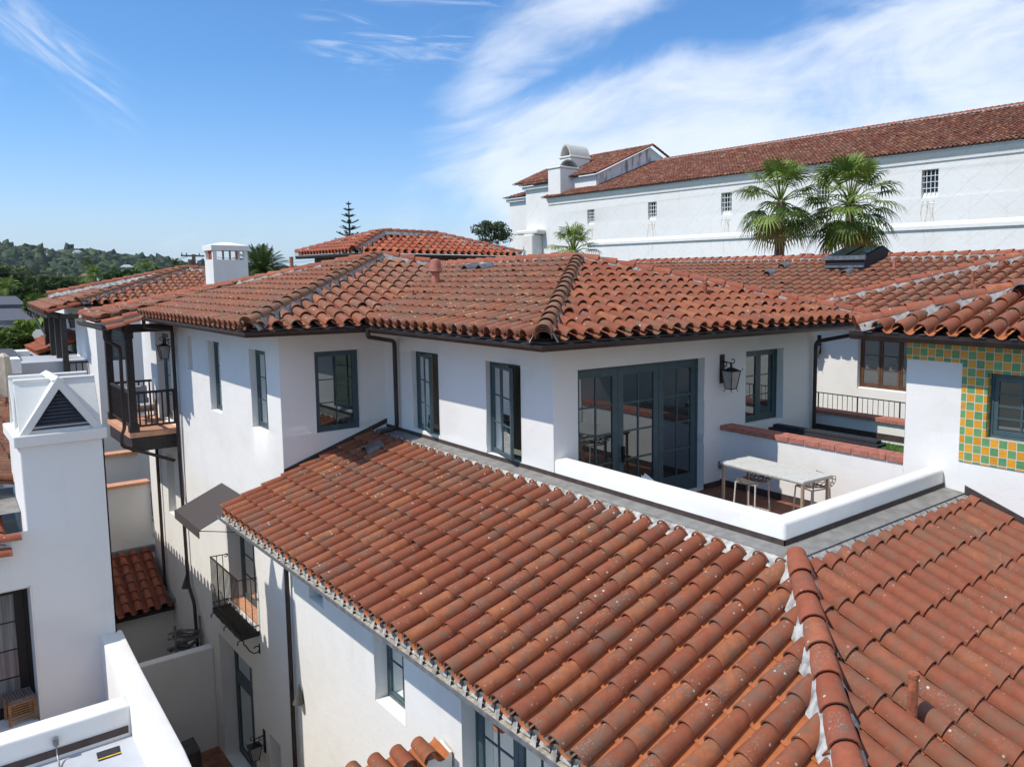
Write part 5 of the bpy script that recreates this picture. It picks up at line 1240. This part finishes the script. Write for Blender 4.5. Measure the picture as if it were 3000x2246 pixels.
# covered grill and driftwood ornament in the courtyard
q = at(585, 2190, z=GZ); gr = thing('covered_grill', 'dark covered barbecue on the courtyard floor behind the parapet', 'grill', (3.95, 19.5, GZ))
mb = MB(); mb.add([(-.55, -.35, 0), (.45, -.35, 0), (.45, .35, 0), (-.55, .35, 0), (-.5, -.3, 1.1), (.42, -.3, 1.2), (.42, .3, 1.25), (-.5, .3, 1.15)], [(0, 1, 5, 4), (1, 2, 6, 5), (2, 3, 7, 6), (3, 0, 4, 7), (4, 5, 6, 7)]); build(mb, 'cover', ['cover'], gr, local=True, bevel=.03)
dw = thing('driftwood_stack', 'grey rack of weathered driftwood standing behind the courtyard wall', 'firewood', (4.9, 22.2, GZ))
mb = MB()
for i in range(80):
    a = rnd.random()*.7-.35; x = rnd.random()*.5-.25; z = .2+rnd.random()*2.95; L_ = .35+.3*rnd.random()
    mb.tube([(x-L_*.5*math.cos(a), rnd.random()*.3-.15, z), (x, rnd.random()*.3-.15, z+.02), (x+L_*.5*math.cos(a), rnd.random()*.3-.15, z+a*.3)], .03+.02*rnd.random(), 6)
build(mb, 'logs', ['drift'], dw, local=True)
mb = MB(); mb.box(.24, .29, -.2, -.15, 0, 3.2); mb.box(-.33, -.28, -.2, -.15, 0, 3.1); mb.box(-.33, .33, .1, .15, .1, .15); build(mb, 'rack', ['drift'], dw, local=True)
# chair on the timber balcony
bc = thing('balcony_chair', 'wooden chair with grey cushions on the timber balcony', 'chair', (4.75, 25.1, 6.4), R(8))
mb = MB(); mb.box(-.25, .25, -.3, .25, .38, .48); build(mb, 'seat_cushion', ['grey_wall'], bc, local=True, bevel=.03)
mb = MB(); mb.box(-.25, .25, .2, .32, .45, .95); build(mb, 'back_cushion', ['grey_wall'], bc, local=True, bevel=.03)
for i in (-1, 1):
    for j in (-1, 1): mb = MB(); mb.box(.27*i-.02, .27*i+.02, .27*j-.02, .27*j+.02, 0, .6); build(mb, 'leg', ['teak'], bc, local=True)
mb = MB(); mb.box(-.3, .3, -.3, -.26, .32, .38); mb.box(-.3, .3, .26, .3, .32, .38); build(mb, 'frame', ['teak'], bc, local=True)

# ================================================================== FAR LEFT: parasol, low houses, red roof
q = at(20, 1060, z=4.6); pr = thing('parasol', 'closed cream parasol on a terrace at the left edge', 'parasol', (3.1, 38, 3.))
P0 = at(9, 1034, y=30.); um = MB(); hgt = P0.z-at(17, 1085, y=30.).z
k = 12; vs = []
for t, r in ((0, .04), (.10, .13), (.5, .16), (1.2, .20), (1.3, .18)):
    for i in range(k): a = 2*math.pi*i/k; rr_ = r*(1+.22*(i % 2)); vs.append((P0.x+rr_*math.cos(a), 30+rr_*math.sin(a), P0.z-t))
um.add(vs, [(i*k+j, i*k+(j+1) % k, (i+1)*k+(j+1) % k, (i+1)*k+j)[::-1] for i in range(4) for j in range(k)]+[tuple(range(k))])
pr.location = (P0.x, 30, P0.z-2.6)
build(um, 'canopy', ['cream'], pr, smooth=30); mb = MB(); mb.tube([(P0.x, 30, P0.z-2.6), (P0.x, 30, P0.z)], .03, 8); build(mb, 'pole', ['teak'], pr)
def gable_house(name, label, u0, u1, vb, vt, vr, y, depth, roofm, wallm, low=GZ, ridge_shift=.5, cat='house'):
    a = at(u0, vt, y=y); b = at(u1, vt, y=y); zr = at((u0+u1)/2, vr, y=y+depth*ridge_shift).z; ze = (a.z+b.z)/2
    t = thing(name, label, cat, ((a.x+b.x)/2, y+depth/2, low))
    mb = MB(); mb.box(a.x+.3, b.x-.3, y+.3, y+depth-.3, low, ze); build(mb, 'wall', [wallm], t)
    mb = MB(); ym = y+depth*ridge_shift
    mb.add([(a.x, y, ze), (b.x, y, ze), (b.x, ym, zr), (a.x, ym, zr), (b.x, y+depth, ze), (a.x, y+depth, ze), (a.x, y, ze-.25), (b.x, y, ze-.25)], [(0, 1, 2, 3), (3, 2, 4, 5), (6, 7, 1, 0), (1, 4, 2), (0, 3, 5)]); build(mb, 'roof', [roofm], t)
    return t
gable_house('low_house', 'low house with a dark grey shingle roof behind the bushes at the left edge', -150, 76, 0, 893, 868, 70., 12., 'asphalt_roof', 'grey_wall')
gable_house('low_house', 'long grey roofed building with pale walls at the far left', -200, 100, 0, 940, 905, 55., 10., 'asphalt_roof', 'grey_wall', ridge_shift=.7)
gable_house('warehouse', 'flat white roofed building behind the sunlit shrub at the left', -120, 110, 0, 1000, 975, 46., 14., 'roof_white', 'white_trim', ridge_shift=.9)
gable_house('low_house', 'small dark slate roof right beside the closed parasol', -40, 62, 0, 1055, 1022, 34., 5., 'asphalt_roof', 'white_trim', low=2.)
wt_ = thing('terrace_block', 'white roof terrace blocks beside the low red roof at the left', 'building', (4.5, 36, 2))
q0 = at(60, 1052, y=33.); q1 = at(160, 1052, y=33.)
mb = MB(); mb.box(q0.x-2, q1.x+1., 33., 40., 2., at(100, 1062, y=33.).z); build(mb, 'deck', ['roof_white'], wt_)
a = at(22, 1053, y=32.); b = at(62, 1066, y=32.); mb = MB(); mb.box(a.x, b.x, 32., 33., b.z-.3, a.z); a = at(50, 1030, y=36.); b = at(88, 1040, y=36.); mb.box(a.x, b.x, 36., 37., b.z-1, a.z); build(mb, 'plinth', ['white_trim'], wt_)
a = at(64, 998, y=40.); b = at(95, 1018, y=40.); mb = MB(); mb.box(a.x, b.x, 40., 40.8, b.z-2, a.z); mb.box(a.x-.05, b.x+.05, 39.95, 40.85, a.z, a.z+.1); build(mb, 'chimney', ['white_trim'], wt_)
rdr = thing('low_red_roof', 'low sloping red tiled roof behind the timber porch posts', 'roof', (5.5, 38, 2))
A_ = at(66, 1013, y=41.); B_ = at(132, 1068, x=A_.x+.15); B_.x = A_.x; B_.z = A_.z
r__ = roof([([A_, B_, (B_.x+4.5, B_.y, B_.z+1.5), (A_.x+4.5, A_.y, A_.z+1.5)], 0, {})], rdr, ['tile_far', 'pan', 'under'], name='tiles')

# ================================================================== VEGETATION
def leaf_cloud(mb, c, rad, n, size, seed=0, flat=.0, hollow=.35, shell=True):
    """leaf-sized quads scattered through an ellipsoid clump"""
    r_ = np.random.RandomState(seed); c = np.array(c); rad = np.array(rad)
    d = r_.randn(n, 3); d /= np.linalg.norm(d, axis=1)[:, None]; rr_ = (hollow+(1-hollow)*r_.rand(n)**.5)[:, None]
    p = c+d*rr_*rad
    a = r_.randn(n, 3); a /= np.linalg.norm(a, axis=1)[:, None]; b = np.cross(a, r_.randn(n, 3)); b /= np.linalg.norm(b, axis=1)[:, None]
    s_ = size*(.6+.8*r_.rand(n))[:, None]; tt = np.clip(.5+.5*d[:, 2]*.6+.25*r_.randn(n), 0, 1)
    o = len(mb.v); q = np.stack([p-a*s_-b*s_*.45, p+a*s_*.2-b*s_*.6, p+a*s_+b*s_*.2, p-a*s_*.1+b*s_*.6], 1).reshape(-1, 3)
    mb.v.extend(q.tolist()); mb.f.extend([(o+4*i, o+4*i+1, o+4*i+2, o+4*i+3) for i in range(n)]); mb.mi.extend([0]*n); mb.t.extend(tt.tolist())
def tree(name, label, base, h, rad, leaf, n_cl=26, per=150, size=.16, trunk_r=.22, crown_from=.35, seed=1, group=None, cat='tree', squash=.8, cl=.42):
    r_ = random.Random(seed); t = thing(name, label, cat, tuple(base), 0, group); base = Vector(base)
    mb = MB(); tr = MB(); zc = base.z+h*(crown_from+(1-crown_from)*.5); rz_ = h*(1-crown_from)*.5
    tr.tube([base, base+Vector((.1*h*.2, 0, h*.35)), base+Vector((0, .05*h, h*.75))], [trunk_r, trunk_r*.7, trunk_r*.25], 9)
    for i in range(n_cl):
        a = r_.random()*6.28; e_ = math.asin(r_.random()*1.8-.9); rr_ = .45+.5*r_.random()
        c = Vector((base.x+rad*rr_*math.cos(a)*math.cos(e_), base.y+rad*rr_*math.sin(a)*math.cos(e_), zc+rz_*rr_*math.sin(e_)))
        cr = rad*cl*(.55+.7*r_.random()); leaf_cloud(mb, c, (cr, cr, cr*squash), per, size, seed*100+i)
        if i % 3 == 0: tr.tube([base+uz*h*(.3+.2*r_.random()), (c+base+uz*h*.5)/2, c], [trunk_r*.4, trunk_r*.22, trunk_r*.08], 5)
    build(tr, 'trunk', ['trunk'], t); build(mb, 'crown', [leaf], t)
    return t
def fan_palm(label, base, h, cr, n=46, seed=3, mat='palm', name='fan_palm', group='fan palms', skirt=True, seg=22, trunk=.22, per_w=1.):
    r_ = random.Random(seed); t = thing(name, label, 'palm tree', tuple(base), 0, group); base = Vector(base); top = base+uz*h
    tr = MB(); prof = [base+Vector((.03*math.sin(i), .03*math.cos(i*1.7), h*i/14)) for i in range(15)]; tr.tube(prof, [trunk*(1.25-.5*i/14)*(1+.10*(i % 2)) for i in range(15)], 12)
    build(tr, 'trunk', ['trunk'], t, smooth=60)
    mb = MB(); pet = MB()
    for i in range(n):
        e_ = R(84-146*((i+.5)/n)**.95+r_.uniform(-8, 8)); a = i*2.39996+r_.uniform(-.25, .25)
        d = Vector((math.cos(a)*math.cos(e_), math.sin(a)*math.cos(e_), math.sin(e_)))
        L_ = cr*(.58+.14*r_.random()); droop = -.14*cr*(1 if e_ < .6 else .3)
        p0 = top+d*.08; hub = top+d*L_+uz*droop*.45; mid = (p0+hub)/2+uz*.07*cr
        pet.tube([p0, mid, hub], [.028, .02, .013], 4)
        fd = (hub-mid).normalized(); sd_ = fd.cross(uz).normalized()
        if sd_.length < .1: sd_ = Vector((1, 0, 0))
        up_ = sd_.cross(fd).normalized(); F = cr*(.44+.1*r_.random()); tint = r_.random()*.8+ (0.1 if e_ > 0 else 0)
        dry = e_ < R(-52) and skirt
        for k in range(seg):
            th = R(-118+236*(k+.5)/seg); bl = F*(1-.28*abs(th/R(118))**2)*(.9+.2*r_.random())
            dir_ = (fd*math.cos(th)+sd_*math.sin(th)); wv = sd_*math.cos(th)-fd*math.sin(th); ww = F*.046*per_w
            fold = up_*(.018 if k % 2 else -.018)
            q0 = hub; q1 = hub+dir_*bl*.42+up_*.05*F*math.cos(th)+fold; q2 = hub+dir_*bl*.76+up_*.01-uz*.10*F; q3 = hub+dir_*bl*.96-uz*(.24+.14*r_.random())*F
            mb.add([q0, q1-wv*ww, q1+wv*ww, q2-wv*ww*.55, q2+wv*ww*.55, q3], [(0, 1, 2), (1, 3, 4, 2), (3, 5, 4)], 1 if dry else 0, min(1, max(0, tint+r_.uniform(-.15, .15))))
    build(pet, 'petioles', [mat], t); build(mb, 'fronds', [mat, 'palm_dry'], t)
    return t
def feather_palm(label, base, h, cr, n=40, seed=3, mat='palm_dark', droop=.5, group='feather palms', trunk=.25):
    r_ = random.Random(seed); t = thing('feather_palm', label, 'palm tree', tuple(base), 0, group); base = Vector(base); top = base+uz*h
    tr = MB(); tr.tube([base, base+uz*h*.5, top], [trunk*1.2, trunk, trunk*.9], 10); build(tr, 'trunk', ['trunk'], t)
    mb = MB()
    for i in range(n):
        e_ = R(80-105*((i+.5)/n)); a = i*2.39996; tint = r_.random(); prev = None; K = 9
        for k in range(K+1):
            s_ = k/K; hz = cr*s_*math.cos(e_)*(1-.12*s_); vz = cr*s_*math.sin(e_)-droop*cr*s_*s_*(.6+.5*math.cos(e_))
            p = top+Vector((math.cos(a)*hz, math.sin(a)*hz, vz))
            if prev is not None:
                d = (p-prev).normalized(); sd_ = d.cross(uz).normalized()
                for j in range(3):
                    q = prev+(p-prev)*((j+.5)/3)
                    for s2 in (-1, 1):
                        ll = cr*.17*math.sin(math.pi*(.12+.85*s_)); tip = q+sd_*s2*ll*.85+d*ll*.6-uz*ll*.35
                        mb.add([q-d*.02*cr*.5, q+d*.02*cr*.5, tip], [(0, 1, 2)], 0, min(1, tint*.7+.3*r_.random()))
                mb.beam(prev, p, .02, .015, up=(1, .3, 0))
            prev = p
    build(mb, 'fronds', [mat], t)
    return t
# two big fan palms in front of the church, a small one behind the main roof
def palm_at(label, u, vc, vbase, y, cr, seed, n=46, mat='palm', name='fan_palm'):
    c = at(u, vc, y=y); return fan_palm(label, (c.x, c.y, GZ), c.z-GZ, cr, n, seed, mat)
palm_at('left one of the two tall fan palms, with its slim trunk in view', 2286, 590, 740, 17.8, 1.68, 3, 34)
palm_at('right and fuller one of the two tall fan palms above the skylight', 2490, 596, 740, 16.6, 1.92, 11, 44)
palm_at('small fan palm showing only its top behind the main ridge', 1680, 738, 760, 24.5, 1.15, 5, 26)
c = at(765, 800, y=48.); feather_palm('date palm with dark arching fronds beside the white roof chimney', (c.x, c.y, GZ), c.z-GZ, 2.7, 80, 8, droop=.5)
for (u, v, y, cr, lab, mt_) in ((258, 768, 150., 1.9, 'dark round headed palm on the far slope above the pale one', 'palm_dark'), (276, 802, 110., 2.4, 'pale drooping palm at the foot of the hills', 'palm'), (335, 795, 170., 2.2, 'third distant palm right of the pale one', 'palm_dark'),
        (428, 790, 100., 2.6, 'broad palm behind the ridge of the far left roof', 'palm'), (515, 776, 90., 1.6, 'palm crown just left of the white roof chimney', 'palm_dark'), (768, 733, 60., 1.1, 'small palm rising behind the arching date palm', 'palm_dark'), (20, 850, 85., 2.6, 'yellowish palm at the left edge below the tall tree', 'palm')):
    c = at(u, v, y=y); feather_palm(lab, (c.x, c.y, GZ), c.z-GZ, cr, 34, int(u), mt_, droop=.75, group='distant palms')
# Norfolk pine
c = at(1025, 700, y=62.); tp = at(1025, 590, y=62.); npn = thing('norfolk_pine', 'slender tiered pine standing alone against the blue sky', 'tree', (c.x, c.y, GZ))
tr = MB(); tr.tube([(c.x, c.y, GZ), (c.x, c.y, tp.z)], [.35, .04], 8); build(tr, 'trunk', ['trunk'], npn)
mb = MB(); r_ = random.Random(4); z = tp.z-.25; L_ = .18
while z > tp.z-7.5:
    for k in range(6):
        a = k*math.pi/3+z*1.3; d = Vector((math.cos(a), math.sin(a), 0)); ll = L_*(.85+.3*r_.random()); p = Vector((c.x, c.y, z)); prev = p
        for s_ in range(1, 6):
            q = p+d*ll*s_/5+uz*(ll*.35*(s_/5)**1.6); mb.beam(prev, q, .05, .05)
            sd_ = d.cross(uz)
            for s2 in (-1, 1):
                for jj in range(2): mb.add([prev, q, (prev+q)/2+sd_*s2*(.12+.14*ll*(1-s_/7))+d*.12+uz*(.05+.05*jj)], [(0, 1, 2)], 0, r_.random())
            prev = q
    z -= .46+.16*L_*.5; L_ = min(2.0, L_+.17)
build(mb, 'branches', ['leaf_pine'], npn)
# eucalyptus by the church
c = at(1440, 700, y=66.); tree('gum_tree', 'airy grey green gum tree left of the church', (c.x, c.y, GZ), at(1440, 634, y=66.).z-GZ, 1.75, 'leaf_euc', 24, 95, .12, .12, .82, 21, squash=.8, cl=.36)
# near and middle trees at the left
def tree_px(name, label, u, vt, vb, y, wpx, leaf, **kw):
    tp = at(u, vt, y=y); bt = at(u, vb, y=y); rad = wpx/2/FP*(tp-CAM).dot(fw); h = tp.z-GZ; cf = max(.1, 1-(tp.z-bt.z)/h)
    return tree(name, label, (tp.x, tp.y, GZ), h, rad, leaf, crown_from=cf, group='trees between the roofs and the hills', **kw)
tree_px('leafy_tree', 'tall pale green tree at the left edge below the hills', 15, 765, 900, 95., 150, 'leaf_olive', n_cl=40, per=170, size=.30, seed=31, cl=.36)
tree_px('leafy_tree', 'pale feathery tree top beside the tall one at the left', 72, 800, 880, 100., 60, 'leaf_olive', n_cl=16, per=120, size=.28, seed=32)
for i, (u, vt, vb, y, wp, lab) in enumerate(((118, 822, 890, 88., 95, 'dark round oak, leftmost of the oak row'), (165, 818, 885, 92., 90, 'dark oak second from the left in the row'), (212, 832, 880, 96., 80, 'dark oak at the right end of the row'), (75, 850, 890, 84., 60, 'dark bushy oak below the tall pale tree'), (250, 838, 875, 104., 60, 'small dark oak right of the row'))):
    tree_px('oak_tree', lab, u, vt, vb, y, wp, 'leaf_dark', n_cl=26, per=170, size=.26, seed=40+i, cl=.42)
tree_px('grey_tree', 'bare looking grey green tree behind the dark oaks', 190, 812, 860, 130., 120, 'leaf_olive', n_cl=30, per=120, size=.22, seed=50)
tree_px('green_shrub', 'bright green shrub left of the far tiled roof', 108, 868, 905, 62., 65, 'leaf_mid', n_cl=18, per=170, size=.16, seed=51)
tree_px('dark_tree', 'dark trees rising behind the far left ridge', 400, 805, 850, 70., 150, 'leaf_dark', n_cl=30, per=150, size=.22, seed=52)
tree_px('leafy_tree', 'sunlit green tree seen through the porch posts', 150, 925, 1010, 52., 100, 'leaf_lime', n_cl=26, per=190, size=.13, seed=53)
tree_px('leafy_tree', 'light green shrub in front of the white warehouse wall', 48, 932, 1000, 42., 75, 'leaf_lime', n_cl=20, per=120, size=.10, seed=54, cl=.33)
tree_px('leafy_tree', 'glossy dark green bush at the left edge by the red roof', 22, 960, 1050, 40., 110, 'leaf_mid', n_cl=34, per=220, size=.11, seed=55)
tree_px('leafy_tree', 'dull green shrub beyond the low red roof', 118, 985, 1030, 58., 80, 'leaf_olive', n_cl=18, per=150, size=.12, seed=56)
# utility pole with wires
q = at(570, 800, y=85.); up_ = thing('utility_pole', 'wooden utility pole with crossarm and wires left of the roof chimney', 'pole', (q.x, q.y, GZ))
zt_ = at(570, 745, y=85.).z; mb = MB(); mb.tube([(q.x, q.y, GZ), (q.x, q.y, zt_)], [.22, .16], 8); build(mb, 'pole', ['trunk'], up_)
mb = MB(); mb.beam((q.x-1.1, q.y, zt_-.15), (q.x+1.1, q.y, zt_-.15), .12, .14); mb.tube([(q.x-.35, q.y-.2, zt_-1.2), (q.x-.35, q.y-.2, zt_-.5)], .22, 8)
for k in (-1., -.6, .5, 1.): mb.tube([(q.x+k, q.y, zt_-.1), (q.x+k, q.y, zt_+.12)], .05, 6)
build(mb, 'crossarm', ['trunk'], up_)
mb = MB()
for (ua, va, ya_) in ((0, 800, 60.), (0, 812, 60.), (1000, 744, 100.), (1000, 750, 100.)):
    e_ = at(ua, va, y=ya_); s_ = Vector((q.x, q.y, zt_-.05 if va in (800, 744) else zt_-.6)); pts = []
    for i in range(13): t = i/12; p = s_+(e_-s_)*t; p.z -= 1.2*4*t*(1-t)*.5; pts.append(p)
    mb.tube(pts, .022, 4)
build(mb, 'wires', ['black'], up_)

# ================================================================== HILLS
prof = [(-900, 690), (-300, 700), (0, 708), (60, 712), (110, 712), (150, 722), (200, 728), (260, 722), (300, 727), (360, 735), (420, 742), (470, 748), (520, 752), (560, 762), (620, 766), (700, 768), (800, 769), (1000, 771), (1500, 775), (3600, 785)]
us = np.array([p[0] for p in prof], float); vs_ = np.array([p[1] for p in prof], float)
DH = 1500.
def hill_z(x, y):
    q = Vector((x, y, 0))-Vector((CAM.x, CAM.y, 0)); dd = q.dot(hv)
    if dd < 50: return GZ
    u = CX+FP*q.dot(rv)/(dd*1.0055); v = float(np.interp(u, us, vs_))+27; H = (HZ_-v)/FP*DH*1.02
    near, far = 420., DH
    t = min(1, max(0, (dd-near)/(far-near))); s_ = t*t*(3-2*t)
    back = 1-min(1, max(0, (dd-far)/900.))*.5
    n = .5+.5*math.sin(x*.011+1.3*math.sin(y*.007))*math.cos(y*.009+.8*math.sin(x*.006))
    return GZ+(H+10.3-GZ)*(s_*back)*(1-.22*n*(1-t))
HZ_ = 816.
NX, NY = 150, 60; mb = MB(); vs = []
for j in range(NY+1):
    dd = 380+(j/NY)**1.2*2100
    for i in range(NX+1):
        u = -1100+i*(4900/NX); k = (u-CX)/FP; p = Vector((CAM.x, CAM.y, 0))+hv*dd+rv*(k*dd); vs.append((p.x, p.y, hill_z(p.x, p.y)-.3))
mb.add(vs, [(j*(NX+1)+i, j*(NX+1)+i+1, (j+1)*(NX+1)+i+1, (j+1)*(NX+1)+i) for j in range(NY) for i in range(NX)])
build(mb, 'hills', ['ground'], kind='structure', smooth=60)
# woodland covering the hills: one mass of lumpy crowns
ico = bmesh.new(); bmesh.ops.create_icosphere(ico, subdivisions=2, radius=1.); ico.verts.ensure_lookup_table()
IV = np.array([v.co[:] for v in ico.verts]); IF = [tuple(v.index for v in f.verts) for f in ico.faces]; ico.free()
mb = MB(); r_ = np.random.RandomState(12); cnt = 0
def crown(p, r, sq, tint):
    v = IV.copy(); n = 1+.34*np.sin(IV[:, 0]*3.7+p[0])*np.cos(IV[:, 1]*4.3+p[1])+.22*r_.randn(len(v)); v = v*n[:, None]*np.array([r, r, r*sq])+np.array(p)
    o = len(mb.v); mb.v.extend(v.tolist()); mb.f.extend([tuple(x+o for x in f) for f in IF]); mb.mi.extend([0]*len(IF)); mb.t.extend(np.clip(tint+.12*r_.randn(len(IF)), 0, 1).tolist())
for i in range(6500):
    u = -200+1200*r_.rand()**1.05; dd = 400+1500*r_.rand()**.9
    if u > 600 and r_.rand() < .5: continue
    k = (u-CX)/FP; p = Vector((CAM.x, CAM.y, 0))+hv*dd+rv*(k*dd); z = hill_z(p.x, p.y)
    if r_.rand() < .03: continue
    s_ = 3.2+4.6*r_.rand()**1.7; 
    if dd > 1350: s_ *= .8+.7*r_.rand()
    tall = 1.6 if r_.rand() < .06 else .72
    crown((p.x, p.y, z+s_*.3), s_, tall, r_.rand()**1.6)
build(mb, 'woodland', ['hill_tree'], kind='stuff', label='dark wooded slopes of the distant hills', category='woodland', smooth=180)
for i, (u, v, w_, lab) in enumerate(((205, 735, 26, 'white hilltop house at the left end of the crest'), (226, 738, 20, 'second pale house on the hill crest'), (140, 747, 12, 'small white house in the trees high on the slope'), (185, 811, 26, 'low pink roofed villa at the foot of the hill'), (250, 811, 22, 'villa with tan roof right of the pink one'), (372, 782, 28, 'pale house with long eaves midway up the right slope'), (284, 822, 10, 'small bluish white block beside the pale palm'))):
    dd = 1380. if v < 745 else (1100. if v < 790 else 560.)
    q = fw+rv*((u-CX)/FP)-cu*((v-CY)/FP); dd = 400.
    while dd < 2300 and CAM.z+q.z*dd/q.dot(fw) > hill_z(CAM.x+q.x*dd, CAM.y+q.y*dd)+7: dd += 10
    dd -= 25; p = CAM+q*(dd/q.dot(fw)); sc = w_/FP*dd/2
    t = thing('hillside_house', lab, 'house', (p.x, p.y, p.z-6), 0, 'houses on the hill')
    mb = MB(); mb.box(-sc, sc, -4, 4, -4, 6); build(mb, 'wall', ['white_trim'], t, local=True)
    mb = MB(); mb.add([(-sc-.8, -5, 6), (sc+.8, -5, 6), (sc+.8, 5, 6), (-sc-.8, 5, 6), (-sc+3, 0, 8.5), (sc-3, 0, 8.5)], [(0, 1, 5, 4), (1, 2, 5), (2, 3, 4, 5), (3, 0, 4)]); build(mb, 'roof', ['brick_pale' if i in (3, 4) else 'grey_wall'], t, local=True)

# ================================================================== AIR
hm = bpy.data.materials.new('thin_haze'); hm.use_nodes = True; ht = hm.node_tree; ht.nodes.clear()
pv_n = ht.nodes.new('ShaderNodeVolumePrincipled'); ho_ = ht.nodes.new('ShaderNodeOutputMaterial'); ht.links.new(pv_n.outputs[0], ho_.inputs['Volume'])
pv_n.inputs['Color'].default_value = (.72, .84, 1., 1); pv_n.inputs['Density'].default_value = .00004; pv_n.inputs['Anisotropy'].default_value = .2
M['haze'] = hm
mb = MB(); mb.box(-3500, 3500, -3500, 3500, GZ-1., 210.); build(mb, 'haze', ['haze'], kind='stuff', label='thin pale air over the town and hills', category='haze')
